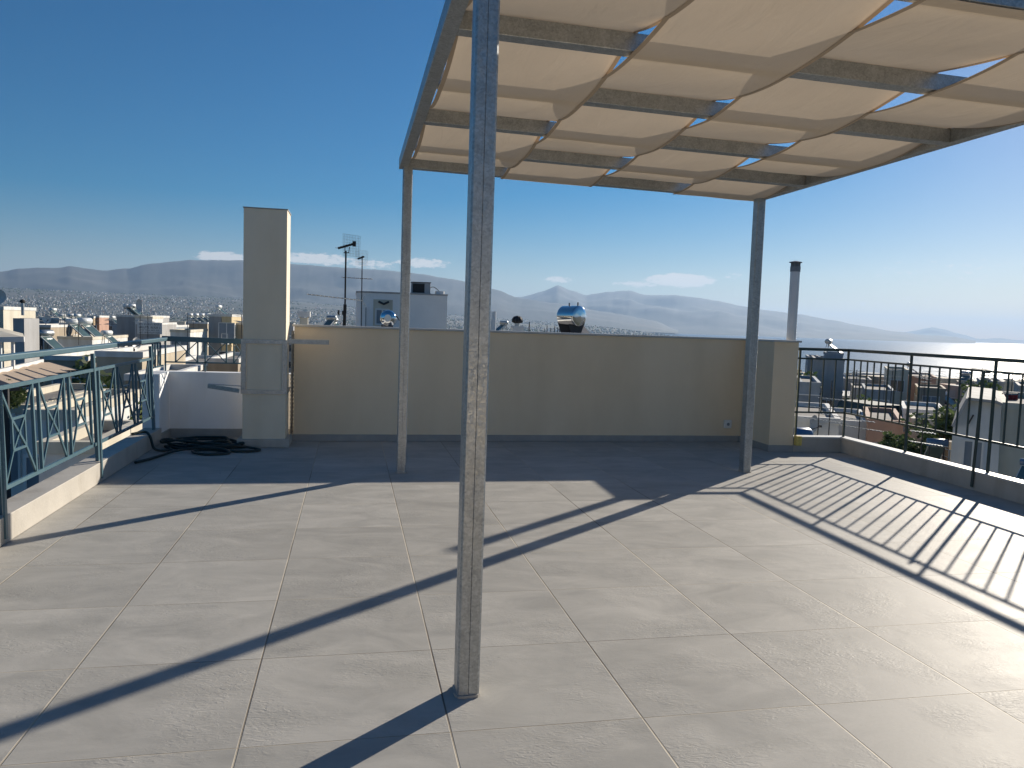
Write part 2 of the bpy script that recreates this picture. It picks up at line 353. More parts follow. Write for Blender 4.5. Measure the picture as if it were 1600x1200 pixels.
# distant city: thousands of houses, one mass
rnd = random.Random(3); mb = MB(); cnt = 0
while cnt < 13000:
    px = rnd.uniform(-260, 1130); a = AZ(px); r = 1100*(8.2/1.1)**(rnd.random()**.75)
    x, y = math.sin(a)*r, math.cos(a)*r
    if a > AZ(850) and r > lerp_tab(az_shore, a)*.9: continue
    dn = mnoise.noise(Vector((x/900, y/900, 3)))
    if dn < -.12 + .35*ss(5200, 8000, r) - .15*ss(3000, 1500, r) and rnd.random() < .94: continue
    z = gz(x, y); q_ = .6+.4*ss(3500, 1200, r); w = rnd.uniform(6, 14)*q_; d = rnd.uniform(6, 14)*q_; h = rnd.uniform(5, 13)*q_; t = rnd.choice((.2, .25, -.5, .9, 1.1))+rnd.uniform(-.1, .1)
    c, s = math.cos(t), math.sin(t)
    P = [(x+c*u*w/2-s*v*d/2, y+s*u*w/2+c*v*d/2) for u, v in ((-1, -1), (1, -1), (1, 1), (-1, 1))]
    mb.prism(P, z-3, z+h); cnt += 1
o = mb.build('distant_city', M['city']); tag(o, 'mass of small pale houses spread over the plain and lower slopes under the mountains', 'city', kind='stuff')
# grove belts between the far houses
rnd = random.Random(5); mb = MB()
for _ in range(5200):
    px = rnd.uniform(-260, 1120); a = AZ(px); r = rnd.uniform(900, 7800); x, y = math.sin(a)*r, math.cos(a)*r
    if a > AZ(850) and r > lerp_tab(az_shore, a)*.9: continue
    if mnoise.noise(Vector((x/700, y/700, 3))) > .15: continue
    z = gz(x, y); w = rnd.uniform(4, 11); h = rnd.uniform(4, 8)
    P = [(x+math.cos(k*1.257+w)*w*rnd.uniform(.6, 1), y+math.sin(k*1.257+w)*w*rnd.uniform(.6, 1)) for k in range(5)]
    o0 = len(mb.v); mb.v += [(p[0], p[1], z-1) for p in P]+[(p[0], p[1], z+h*.6) for p in P]+[(x, y, z+h)]
    mb.f += [(o0+k, o0+(k+1) % 5, o0+5+(k+1) % 5, o0+5+k) for k in range(5)]+[(o0+5+k, o0+5+(k+1) % 5, o0+10) for k in range(5)]
o = mb.build('distant_trees', M['leaf']); tag(o, 'dark belts of far trees between the houses of the plain', 'trees', kind='stuff')

# ------------------------------------------------------------ terrace
f_ = MB().box(-1.60, 5.42, -4.2, 6.05, -.30, 0).build('floor', M['tiles']); struct(f_)
XL = -1.43
def line_x(Y): return 5.285-(4.94-Y)*.036     # inner edge of the right kerb
bl = MB().box(-1.58, 5.0, -4.15, 5.98, -13.9, -.304).build('terrace_building', M['w_cream'])
tag(bl, 'cream building whose tiled roof terrace fills the foreground', 'building')
# left kerb
k1 = MB().box(XL-.15, XL, -4.2, 5.5, .002, .145).build('kerb', M['kerb'], bevel=.004); tag(k1, 'low sunlit beige kerb under the teal railing on the left', 'kerb')
# right kerb: short piece along X then towards the camera
A0 = (4.745, 4.975); A1 = (5.285, 4.94); A2 = (line_x(-4.2), -4.2)
k2r = empty('kerb', (5.285, 4.94, 0), 'low grey kerb with white marble top under the dark railing on the right', 'kerb')
def W(o, p=None): return o
kb = MB().prism([A0, (A0[0], A0[1]+.003), (A1[0], A1[1]+.003), A2, (A2[0]+.10, A2[1]), (A1[0]+.10, A1[1]+.11), (A0[0], A0[1]+.11)][1:], .002, .143)
loc0 = Vector((5.285, 4.94, 0))
def shifted(mb, loc): mb.v = [(x-loc[0], y-loc[1], z-loc[2]) for x, y, z in mb.v]; return mb
shifted(kb, loc0).build('kerb_body', M['kerb'], k2r)
kt = MB().prism([(A0[0], A0[1]-.008), (A1[0]-.008, A1[1]-.008), (A2[0]-.008, A2[1]), (A2[0]+.11, A2[1]), (A1[0]+.11, A1[1]+.12), (A0[0], A0[1]+.12)], .1435, .160)
shifted(kt, loc0).build('kerb_cap', M['marble'], k2r)

# back wall with pier
wr = empty('back_wall', (0, 5.65, 0), 'long cream plastered parapet wall across the back of the terrace with thin stone coping', 'wall')
loc = (0, 5.65, 0)
shifted(MB().prism([(-.255, 5.65), (4.52, 5.65), (4.49, 4.98), (4.752, 4.965), (4.76, 5.83), (-.255, 5.83)], -.01, 1.125), loc).build('plaster', M['plaster'], wr)
shifted(MB().prism([(-.275, 5.63), (4.50, 5.63), (4.47, 4.96), (4.775, 4.945), (4.78, 5.86), (-.275, 5.86)], 1.1255, 1.146), loc).build('coping', M['marble'], wr, bevel=.003)
sk = MB().box(-.262, 4.505, 5.636, 5.649, .002, .068); sk.prism([(4.478, 4.968), (4.752, 4.952), (4.752, 4.964), (4.489, 4.979), (4.519, 5.635), (4.506, 5.635)], .002, .07)
shifted(sk, loc).build('skirting', M['skirt'], wr)

# socket
s = empty('power_socket', (4.363, 5.648, .199), 'small white outdoor power socket low on the back wall by the far right post', 'socket')
MB().box(-.045, .045, -.020, 0, -.045, .045).build('plate', M['white_plastic'], s, bevel=.006)
ring = MB().tube([(0, -.0205, 0), (0, -.026, 0)], .027, 20); ring.build('cover_ring', M['white_plastic'], s)
hl = MB().tube([(0, -.0265, 0), (0, -.028, 0)], .017, 16); hl.build('socket_hole', M['corrugated'], s)

# low white parapet at the back left with return
pr = empty('low_parapet', (-1.45, 5.9, 0), 'low white parapet wall in the back left corner of the terrace', 'wall')
loc = (-1.45, 5.9, 0)
shifted(MB().prism([(-1.60, 5.505), (-1.45, 5.505), (-1.45, 5.9), (-.26, 5.9), (-.26, 6.04), (-1.60, 6.04)], -.01, .645), loc).build('wall', M['white_wall'], pr, bevel=.006)
shifted(MB().box(-1.436, -.262, 5.887, 5.899, .002, .085).box(-1.449, -1.437, 5.51, 5.899, .002, .085), loc).build('skirting', M['skirt'], pr)

# unseen parapet added behind the viewer to bounce warm light onto the back wall
nw = empty('added_bounce_parapet', (1.9, -4.2, 0), 'unseen cream parapet added behind the viewer to bounce light onto the back wall', 'wall')
shifted(MB().box(-1.58, 5.3, -4.35, -4.2, .001, 1.12), (1.9, -4.2, 0)).build('plaster', M['plaster'], nw)
shifted(MB().box(-1.60, 5.32, -4.37, -4.18, 1.1205, 1.14), (1.9, -4.2, 0)).build('coping', M['marble'], nw)

# chimney column
cr = empty('chimney_column', (-.49, 5.47, 0), 'tall square cream plastered chimney column on the tiled terrace, bound by steel angles', 'chimney')
loc = (-.49, 5.47, 0)
shifted(MB().box(-.683, -.302, 5.27, 5.65, -.01, 2.188), loc).build('shaft', M['column_plaster'], cr, bevel=.004)
shifted(MB().box(-.69, -.295, 5.263, 5.657, 2.1885, 2.196), loc).build('top_slab', M['skirt'], cr)
shifted(MB().box(-.725, -.262, 5.225, 5.62, .002, .078), loc).build('plinth', M['kerb'], cr, bevel=.004)
# steel angle clamp round the column
br = empty('steel_bracket', (-.49, 5.26, .5), 'galvanized angle iron frame clamped round the cream chimney column with two side arms', 'bracket')
def bx(*a): return shifted(MB().box(*a), (-.49, 5.26, .5))
for z0, z1 in ((.962, 1.0), (.497, .535)):
    bb = MB().box(-.697, -.290, 5.256, 5.268, z0, z1).box(-.697, -.685, 5.268, 5.66, z0, z1).box(-.300, -.288, 5.268, 5.66, z0, z1)
    shifted(bb, (-.49, 5.26, .5)).build('band', M['galv'], br)
for x0, x1, xx0, xx1 in ((-.697, -.655, -.697, -.691), (-.332, -.290, -.296, -.290)):
    bb = MB().box(x0, x1, 5.258, 5.264, .536, .961).box(xx0, xx1, 5.264, 5.31, .536, .961)
    shifted(bb, (-.49, 5.26, .5)).build('corner_angle', M['galv'], br)
bb = MB().box(-.287, .085, 5.30, 5.342, 1.004, 1.010).box(-.287, .085, 5.30, 5.306, .968, 1.003)
shifted(bb, (-.49, 5.26, .5)).build('arm', M['galv'], br)
bb = MB().bar((-.99, 5.30, .560), (-.70, 5.17, .532), .006, .038).bar((-.99, 5.315, .578), (-.70, 5.33, .562), .045, .005)
shifted(bb, (-.49, 5.26, .5)).build('arm', M['galv'], br)
# conduit in the slot between column and wall
cpts = [(-.278, 5.75, .002+i*.02) for i in range(55)]
o = MB().tube(cpts, [.013 if i % 2 else .018 for i in range(55)], 10).build('corrugated_conduit', M['corrugated']); tag(o, 'thin ribbed grey conduit in the slot between chimney column and back wall', 'conduit')

# flue pipe behind the pier
fr = empty('flue_pipe', (4.885, 5.33, 0), 'slim tall pale flue pipe with slotted cap behind the right end of the wall', 'flue')
MB().tube([(0, 0, 0), (0, 0, 1.87)], .049, 24).build('pipe', M['fluewhite'], fr, smooth=False)
cp = MB().tube([(0, 0, 1.8705), (0, 0, 1.925)], .053, 24)
for k in range(8): a = k*math.pi/4; cp.bar((math.cos(a)*.042, math.sin(a)*.042, 1.925), (math.cos(a)*.042, math.sin(a)*.042, 1.965), .012)
cp.tube([(0, 0, 1.965), (0, 0, 1.972), (0, 0, 1.985)], [.068, .066, .012], 24); cp.tube([(0, 0, 1.925), (0, 0, 1.965)], .020, 10)
cp.build('cap', M['corrugated'], fr)
o = MB()
P = [(4.757, 4.905), (4.815, 4.90), (4.818, 4.955), (4.757, 4.96)]
o.prism(P, .075, .172); o = o.build('foam_block', M['foam'], bevel=.006); tag(o, 'small rough yellow foam block at the foot of the wall end', 'foam')

# ------------------------------------------------------------ railings
# left, teal with crossed panels
lr = empty('left_railing', (XL-.05, 3.7, .145), 'teal metal railing with crossed panels along the left side of the terrace', 'railing')
LO = (XL-.05, 3.7, .145)
zb, zt, zh, kt_ = .27, .795, .93, .145
def lx(z): return XL-.035-.03*(z-kt_)/.8     # leans outwards a little
def lpt(Y, z): return (lx(z), Y, z)
posts = [-.96, .62, 2.2, 3.76, 5.36]
for i, Y in enumerate(posts):
    p = MB().bar(lpt(Y, .146), lpt(Y, zh-.02), .022, .035, (0, 1, 0))
    shifted(p, LO).build('post', M['teal'], lr)
    if i < 4:
        p = MB().bar((XL+.006, Y-.05, .03), (XL-.012, Y-.05, zt), .010, .026, (0, 1, 0))
        shifted(p, LO).build('post', M['teal'], lr)
hr = MB().bar(lpt(-4, zh), lpt(5.98, zh+.03), .052, .034); shifted(hr, LO).build('handrail', M['teal'], lr, bevel=.006)
shifted(MB().bar(lpt(-4, zt), lpt(5.4, zt), .014, .022), LO).build('top_rail', M['teal'], lr)
shifted(MB().bar(lpt(-4, zb), lpt(5.4, zb), .014, .022), LO).build('bottom_rail', M['teal'], lr)
for i in range(4):
    y0, y1 = posts[i]+.02, posts[i+1]-.06
    cell = (y1-y0)/3
    for k in range(3):
        a = y0+k*cell; c0, c1 = a+.045, a+cell-.045; cm = (c0+c1)/2; zm = (zb+zt)/2; q = .038; hh = .085
        p = MB()
        for s0, ye in ((-1, c0), (1, c1)):
            for s1, ze in ((1, zt-.01), (-1, zb+.01)):
                p.bar(lpt(ye, ze), lpt(cm+s0*(c1-c0)*.21, zm+s1*hh), .010, .014); p.bar(lpt(cm+s0*(c1-c0)*.21, zm+s1*hh), lpt(cm, zm), .010, .014)
            p.bar(lpt(cm+s0*(c1-c0)*.21, zm-hh), lpt(cm+s0*(c1-c0)*.21, zm+hh), .010, .014)
        for s1 in (-1, 1): p.bar(lpt(cm-(c1-c0)*.21, zm+s1*hh), lpt(cm+(c1-c0)*.21, zm+s1*hh), .010, .014)
        p.tube([(lx(zm)-.008, cm, zm), (lx(zm)+.008, cm, zm)], .014, 12)
        shifted(p, LO).build('cross_panel', M['teal'], lr)
        for yy in (c0, c1): shifted(MB().bar(lpt(yy, zb+.01), lpt(yy, zt-.01), .016, .018, (0, 1, 0)), LO).build('baluster', M['teal'], lr)
# return on the white parapet
rr_ = empty('parapet_railing', (-1.50, 5.95, .645), 'short teal railing with crossed panels on the low white parapet beside the chimney column', 'railing')
LO2 = (-1.50, 5.95, .645)
zr0, zr1 = .735, .965
shifted(MB().bar((-1.53, 5.975, .965), (-.70, 5.975, .955), .034, .05), LO2).build('handrail', M['teal'], rr_)
shifted(MB().bar((-1.50, 5.975, zr0), (-.70, 5.975, zr0), .014, .014), LO2).build('bottom_rail', M['teal'], rr_)
xs = [-1.50, -1.405, -1.20, -1.13, -.93, -.86, -.72]
for x in xs: shifted(MB().bar((x, 5.975, .646 if x in (-1.5, -1.13, -.72) else zr0), (x, 5.975, zr1-.02), .014), LO2).build('post' if x in (-1.5, -1.13, -.72) else 'baluster', M['teal'], rr_)
for a, b in ((-1.405, -1.20), (-1.13, -.93), (-.86, -.72)):
    shifted(MB().bar((a, 5.975, zr0), (b, 5.975, zr1-.02), .009).bar((a, 5.983, zr1-.02), (b, 5.983, zr0), .009), LO2).build('cross_panel', M['teal'], rr_)
for y in (5.56, 5.66, 5.76, 5.86):
    shifted(MB().bar((-1.52, y, .70), (-1.52, y, .93), .012), LO2).build('baluster', M['teal'], rr_)
for a, b in ((5.56, 5.66), (5.76, 5.86)):
    shifted(MB().bar((-1.52, a, .70), (-1.52, b, .93), .009).bar((-1.526, a, .93), (-1.526, b, .70), .009), LO2).build('cross_panel', M['teal'], rr_)
shifted(MB().bar((-1.52, 5.52, .70), (-1.52, 5.96, .70), .014), LO2).build('bottom_rail', M['teal'], rr_)

# right, dark with plain balusters
rg = empty('right_railing', (5.32, 4.97, .16), 'dark green railing with plain vertical balusters along the sea side of the terrace', 'railing')
LO3 = (5.32, 4.97, .16)
K = Vector((5.337, 4.98, 0)); S0 = Vector((4.80, 5.008, 0))
def rx(Y): return line_x(Y)+.052
E0 = Vector((rx(-4), -4, 0))
h1, t1, b1 = 1.062, .965, .410
def rl(a, b, z, w, h, name): 
    a = Vector(a); b = Vector(b); p = MB().bar((a.x, a.y, z), (b.x, b.y, z), w, h); shifted(p, LO3).build(name, M['dark_teal'], rg, bevel=.004 if w > .03 else 0)
for z, w, h, nm in ((h1, .044, .030, 'handrail'), (t1, .012, .018, 'top_rail'), (b1, .012, .018, 'bottom_rail')):
    rl(S0-Vector((.03, 0, 0)), K, z, w, h, nm); rl(K, E0, z+.0005, w, h, nm)
def vb(x, y, z0, z1, w, nm, d=None): shifted(MB().bar((x, y, z0), (x, y, z1), w, d or w, (0, 1, 0)), LO3).build(nm, M['dark_teal'], rg)
for p in (S0, K): vb(p.x, p.y, .161, h1-.012, .018, 'post', .018)
for i in range(1, 4): q = S0.lerp(K, i/4); vb(q.x, q.y, b1, t1, .011, 'baluster')
rp_ = [4.975, 4.01, 3.02, 1.95, .85, -.2, -1.25, -2.3]
for i in range(1, len(rp_)): vb(rx(rp_[i]), rp_[i], .161, h1-.012, .018, 'post')
for i in range(len(rp_)-1):
    nb = 8 if i == 0 else 7
    for k in range(1, nb+1):
        Y = rp_[i]+(rp_[i+1]-rp_[i])*k/(nb+1); vb(rx(Y), Y, b1, t1, .011, 'baluster')
for Y in (3.10, .94, -1.16):
    x = line_x(Y)-.014
    p = MB().bar((x, Y, .03), (x+.012, Y-.02, t1+.008), .010, .022, (0, 1, 0)).bar((x+.008, Y-.02, t1-.01), (rx(Y), Y-.02, t1-.01), .016, .012)
    shifted(p, LO3).build('post', M['dark_teal'], rg)

# ------------------------------------------------------------ pergola
pg = empty('pergola', (2.2, 2.15, 0), 'galvanized steel pergola with cream fabric strips woven between its rafters', 'pergola')
PO = (2.2, 2.15, 0)
def zp(x): return 2.40-.05*(x-.7)/3.0          # underside of the frame
def profile_post(x0, x1, y0, y1):
    g, gd = .0012, .002; c = .006
    xm = x0+(x1-x0)*.50
    pts = [(x0+c, y0), (xm-g, y0), (xm, y0+gd), (xm+g, y0), (x1-c, y0), (x1, y0+c)]
    ym = (y0+y1)/2
    pts += [(x1, ym-g), (x1-gd, ym), (x1, ym+g), (x1, y1-c), (x1-c, y1), (x0+c, y1), (x0, y1-c), (x0, ym+g), (x0+gd, ym), (x0, ym-g), (x0, y0+c)]
    return pts
X0, X1 = .638, 3.765
for px0, py0 in ((.800, .243), (.700, 4.005), (3.70, 4.0), (3.70, .243)):
    x0 = px0-.0; 
for x0, y0 in ((.826-.004-.001-.0, .0),): pass
PX = [(.645, .205), (.662, 3.965), (3.630, 3.90), (3.630, .205)]
for x0, y0 in PX:
    m_ = MB().prism(profile_post(x0, x0+.073, y0, y0+.085), .004, zp(x0)-.0005)
    shifted(m_, PO).build('post', M['galv'], pg)
for x0, y0 in PX:
    rm = random.Random(int(x0*100)); P_ = []
    for k in range(20):
        a = k*math.pi/10; q = 1/max(abs(math.cos(a)), abs(math.sin(a))); q = min(q, 1.22)
        P_.append((x0+.0365+math.cos(a)*q*(.0365+rm.uniform(.004, .011)), y0+.0425+math.sin(a)*q*(.0425+rm.uniform(.004, .011))))
    shifted(MB().prism(P_, .0005, .009), PO).build('base_mortar', M['kerb'], pg)
def beam(a, b, w, h, nm, mt='galv'):     # a,b: bottom centre points
    a = Vector(a); b = Vector(b); m_ = MB().bar((a.x, a.y, a.z+h/2), (b.x, b.y, b.z+h/2), w, h)
    shifted(m_, PO).build(nm, M[mt], pg, bevel=.003)
xl, xr = .666, 3.722
YF, YN = 4.03, .245
beam((xl, YN-.045, zp(xl)), (xl, YF+.045, zp(xl)), .066, .082, 'side_beam')
beam((xr, YN-.045, zp(xr)), (xr, YF+.045, zp(xr)), .066, .082, 'side_beam')
RY = [YN, 1.09, 1.86, 2.60, 3.345, YF]
for Y in RY: beam((xl+.034, Y, zp(xl)+.001), (xr-.034, Y, zp(xr)+.001), .078, .078, 'rafter')
# cloth strips
cx0, cx1 = .715, 3.682; cw = (cx1-cx0)/4
def strip(k):
    xa, xb = cx0+k*cw-.013, cx0+(k+1)*cw+.013
    keys = []                                   # (Y, dz) relative to frame underside
    for i, Y in enumerate(RY):
        over = (i % 2 == 1) if k % 2 == 0 else (i % 2 == 0)
        z = .0845 if over else -.006
        for dy in (-.043, 0, .043): keys.append((Y+dy, z))
    keys = [q for q in keys]
    ys = []; zs = []
    for (ya, za), (yb, zb_) in zip(keys, keys[1:]):
        L = yb-ya; m = 2 if L < .1 else 16; sg_ = .020+.010*math.sin(k*4.1+ya*7.7)
        for j in range(m):
            t = j/m; ys.append(ya+L*t); zs.append(za+(zb_-za)*t-(0 if L < .1 else sg_*4*t*(1-t)))
    ys.append(keys[-1][0]); zs.append(keys[-1][1])
    return xa, xb, ys, zs
for k in range(4):
    xa, xb, ys, zs = strip(k); nx = 12
    def surf(xa_, xb_, nx_, dz, th):
        mb = MB(); n1 = len(ys)
        for layer in (0, 1):
            for j in range(n1):
                for i in range(nx_+1):
                    t = i/nx_; x = xa_+(xb_-xa_)*t
                    tt = (x-xa)/(xb-xa)
                    wav = .0035*math.sin(x*9+ys[j]*5+k*2)*math.sin(ys[j]*8.3+k)*4*tt*(1-tt)
                    mb.v.append((x, ys[j], zp(x)+zs[j]+wav+dz+layer*th))
        W1 = nx_+1; O = n1*W1
        for j in range(n1-1):
            for i in range(nx_):
                q = j*W1+i; mb.f.append((q, q+W1, q+W1+1, q+1)); mb.f.append((O+q, O+q+1, O+q+W1+1, O+q+W1))
        for j in range(n1-1):
            for i in (0, nx_): q = j*W1+i; mb.f.append((q, q+W1, O+q+W1, O+q))
        return mb
    # single surface for the translucent cloth, hems as thin doubled edges
    mb = MB(); n1 = len(ys)
    for j in range(n1):
        for i in range(nx+1):
            x = xa+(xb-xa)*i/nx; tt = i/nx
            wav = .0035*math.sin(x*9+ys[j]*5+k*2)*math.sin(ys[j]*8.3+k)*4*tt*(1-tt)
            mb.v.append((x, ys[j], zp(x)+zs[j]+wav))
    for j in range(n1-1):
        for i in range(nx): q = j*(nx+1)+i; mb.f.append((q, q+nx+1, q+nx+2, q+1))
    cl = shifted(mb, PO).build('shade_cloth', M['canvas'], pg, smooth=True)
    for a, b in ((xa+.001, xa+.022), (xb-.022, xb-.001)):
        mb = MB()
        for j in range(n1):
            for x in (a, b):
                tt = (x-xa)/(xb-xa); wav = .0035*math.sin(x*9+ys[j]*5+k*2)*math.sin(ys[j]*8.3+k)*4*tt*(1-tt)
                mb.v.append((x, ys[j], zp(x)+zs[j]+wav-.0022))
        for j in range(n1-1): mb.f.append((2*j, 2*j+2, 2*j+3, 2*j+1))
        shifted(mb, PO).build('hem', M['hem'], cl, smooth=True)

# ------------------------------------------------------------ hose
pts = []
rnd = random.Random(11)
ctrl = [(-1.56, 5.00, .158), (-1.47, 5.08, .165), (-1.415, 5.02, .13), (-1.36, 4.96, .03), (-1.25, 5.05, .014)]
th0 = math.radians(200)
for i in range(62):
    th = th0+i*math.radians(36)
    turn = i/10
    ox = .07*math.sin(turn*1.9); oy = .05*math.cos(turn*2.3)
    a_, b_ = .27+.09*math.sin(turn*2.7+1)+rnd.uniform(-.02, .02), .17+.06*math.cos(turn*1.7)+rnd.uniform(-.015, .015)
    x = -1.02+ox+a_*math.cos(th); y = 5.27+oy+b_*math.sin(th)
    x = max(-1.40, x)
    if x > -.76: y = min(y, 5.18)
    ctrl.append((x, y, .014+.011*turn*rnd.uniform(.5, 1.1)))
ctrl += [(-.80, 5.10, .05), (-.60, 5.13, .02), (-.50, 5.04, .014), (-.58, 4.96, .014), (-.80, 4.97, .014), (-.95, 5.02, .02), (-1.05, 4.92, .02), (-.93, 4.80, .014), (-.74, 4.86, .014), (-.80, 4.96, .03), (-1.0, 4.99, .04), (-1.2, 4.93, .02), (-1.27, 4.75, .014), (-1.33, 4.55, .014), (-1.385, 4.42, .014)]
def catmull(c, n=6):
    out = []
    for i in range(len(c)-1):
        p0, p1, p2, p3 = [Vector(c[max(0, min(len(c)-1, i+q))]) for q in (-1, 0, 1, 2)]
        for j in range(n):
            t = j/n; out.append(.5*((2*p1)+(-p0+p2)*t+(2*p0-5*p1+4*p2-p3)*t*t+(-p0+3*p1-3*p2+p3)*t**3))
    out.append(Vector(c[-1])); return out
o = MB().tube(catmull(ctrl), .0115, 8).build('garden_hose', M['hose'], smooth=True); tag(o, 'coiled dark green hose heaped on the floor in the back left corner', 'hose')

# ------------------------------------------------------------ neighbouring buildings
WIN = {}
def win_proto(w, h, kind):
    key = (round(w, 1), round(h, 1), kind)
    if key not in WIN:
        fr = MB(); t = .07
        for a in ((-w/2-t, w/2+t, h, h+t), (-w/2-t, w/2+t, -t, 0), (-w/2-t, -w/2, 0, h), (w/2, w/2+t, 0, h), (-.03, .03, 0, h)): fr.box(a[0], a[1], -.06, .02, a[2], a[3])
        pn = MB().box(-w/2, w/2, -.025, .02, 0, h)
        f = fr.build('window', M['frame']); p = pn.build('pane', M['shutter'] if kind == 's' else M['glass'])
        WIN[key] = (f.data, p.data); bpy.data.objects.remove(f); bpy.data.objects.remove(p)
    return WIN[key]
def win(parent, x, y, z, rz, w=1.3, h=1.2, kind='g'):
    fd, pd = win_proto(w, h, kind)
    f = bpy.data.objects.new('window', fd); col.objects.link(f); f.parent = parent; f.location = (x, y, z); f.rotation_euler.z = rz
    p = bpy.data.objects.new('pane', pd); col.objects.link(p); p.parent = f
def cross(px, py, A, rot):               # where that sight line meets the vertical plane through A along rot
    d = ray(px, py); n = Vector((-math.sin(rot), math.cos(rot), 0)); return CAM+d*(n.dot(A-CAM)/n.dot(d))
def building(label, pl, pr_, py, Y, depth, c='white', cat='building', wins=True, name='apartment_building', group=None, parapet=.5, balc=False, side='r', rows=3, seed=0, zb=None, penthouse=None, lean=0, blank=False):
    A = at(pl, py, Y); rot = 0.
    if side == 'l':
        rot = -hor((pl+pr_)/2, py)[0]*.92
        B = cross(pr_, py, A, rot)
    else: B = at(pr_, py, Y)
    w = math.hypot(B.x-A.x, B.y-A.y); zt = (A.z+B.z)/2; x0 = A.x
    g = min(gz(x0, Y), gz(x0+w, Y+depth))-1 if zb is None else zb
    H = zt-g
    root = empty(name, (x0, Y, g), label, cat, group, rot)
    rd = random.Random(seed+int(pl*7+py))
    wm = M['w_'+c]
    MB().box(0, w, 0, depth, 0, H-.25).build('wall', wm, root)
    MB().box(.2, w-.2, .2, depth-.2, H-.2485, H-.235).build('roof_deck', M['deck'], root)
    if not blank or rd.random() < .5:
        for q in range(1, 4):
            if H-.3-3*q > 2: MB().box(-.04, w+.04, -.05, depth+.04, H-.42-3*q, H-.26-3*q).build('floor_band', M['w_white'] if c in ('tan', 'beige', 'salmon') else wm, root)
    if Y > 45 and w > 5:
        k = rd.uniform(.05, .6)*w; kw = min(w*.35, 3.2)
        if penthouse is None and w > 8 and depth > 7: MB().box(k, k+kw, depth*.35, depth*.35+kw, H-.234, H+rd.uniform(.7, 1.3)).build('stair_tower', wm, root)
        k2 = rd.uniform(.1, .9)*w; MB().box(k2-.15, k2+.15, depth*.2, depth*.2+.3, H-.234, H+.62).box(k2-.2, k2+.2, depth*.2-.05, depth*.2+.35, H+.70, H+.76).box(k2-.05, k2+.05, depth*.2+.05, depth*.2+.2, H+.6201, H+.6999).build('chimney', M['w_cream'], root)
    # parapet ring
    if parapet:
        p = MB(); t = .18
        p.box(-.05, w+.05, -.05, t, H-.249, H); p.box(-.05, w+.05, depth-t, depth+.05, H-.249, H); p.box(-.05, t, t, depth-t, H-.249, H); p.box(w-t, w+.05, t, depth-t, H-.249, H)
        p.build('parapet', wm if side == 'l' else (M['w_white'] if c != 'white' else M['w_cream']), root)
    if not blank:
        nc = max(1, int(w/2.9)); 
        for r in range(rows):
            zz = H-2.4-r*3.0
            if zz < 1: break
            if balc and nc >= 1:
                bw0, bw1 = w*.12, w*(.88 if r % 2 else .8)
                bo = MB().box(bw0, bw1, -1.15, -.001, zz-.75, zz-.6).build('balcony', M['w_white'], root)
                b2 = MB()
                for q in (0, 1): b2.bar((bw0+.03, -1.12, zz+.35-q*.45), (bw1-.03, -1.12, zz+.35-q*.45), .04)
                n_b = int((bw1-bw0)/.35)
                for q in range(n_b+1): xx = bw0+.04+(bw1-bw0-.08)*q/max(1, n_b); b2.bar((xx, -1.12, zz-.6), (xx, -1.12, zz+.35), .025)
                b2.build('balcony_rail', M['frame'], bo)
                for q in range(nc):
                    win(root, w*(q+.5)/nc, 0, zz-.55, 0, 1.5, 2.0, rd.choice('gs'))
            else:
                for q in range(nc):
                    if rd.random() < .82: win(root, w*(q+.5)/nc, 0, zz, 0, rd.choice((1.1, 1.3)), 1.2, rd.choice('ggs'))
            nd = max(1, int(depth/3.2))
            for q in range(nd):
                if rd.random() < .7:
                    if side == 'r': win(root, w, depth*(q+.5)/nd, zz, math.pi/2, 1.1, 1.3, rd.choice('gs'))
                    elif side == 'l': win(root, 0, depth*(q+.5)/nd, zz, -math.pi/2, 1.1, 1.3, rd.choice('gs'))
    if penthouse:
        a, b, hh = penthouse
        MB().box(w*a, w*b, depth*.3, depth*.8, H-.2, H+hh).build('stair_tower', M['w_'+c], root)
        MB().box(w*a-.15, w*b+.15, depth*.3-.15, depth*.8+.15, H+hh+.001, H+hh+.15).build('tower_roof', M['w_white'], root)
    return root, x0, w, H+g

# --- left of the column
G = 'neighbouring buildings left of the terrace'
building('narrow white rooftop tower at the far left edge of the view', -40, 5, 478, 62, 6, 'cream', rows=1)
tower = building('tall grey rendered rooftop block with sunlit right edge and a cowl pipe on top', 20, 37.5, 488, 34, 1.6, 'grey', parapet=0, blank=True)
building('tan block behind the grey chimney block at far left', 36, 79, 507, 80, 9, 'tan', rows=2)
building('white flat-roofed house carrying the large solar collectors', 90, 144, 526, 72, 11, 'white', rows=2, seed=5)
building('dark grey low block behind the white solar house', 62, 92, 496, 130, 12, 'grey', rows=2)
building('beige block below the two far collectors', 88, 125, 505, 120, 10, 'beige', rows=2)
building('small terracotta rooftop room between the solar house and the big grey building', 137, 146, 494, 105, 6, 'ochre', rows=1, parapet=.2)
building('orange painted box on a roof beside the terracotta room', 146.5, 155, 493, 106, 4, 'salmon', rows=1, parapet=.2, blank=True)
building('blue-grey low hall with long flat roof', 155, 183, 499, 150, 20, 'bluegrey', rows=1)
big = building('big grey blank-walled block with two solar heaters and a painted sign', 182, 226, 492, 92, 12, 'grey', blank=True)
building('white stepped upper floor with flat canopy roof beside the big grey block', 211, 238, 494, 91, 5, 'white', rows=1, seed=2)
building('white wing carrying the painted sign panel', 212, 250, 503.5, 88, 8, 'grey', rows=1, blank=True)
building('white block with balconies and roof pergola behind the parapet railing', 250, 270, 508, 96, 9, 'bluegrey', rows=2)
building('low white block with long balconies seen through the parapet railing', 266, 297, 515, 76, 9, 'white', balc=True, rows=3)
building('tan apartment block with four solar heaters in a row on its roof', 294, 324, 503, 112, 10, 'tan', rows=4, seed=4)
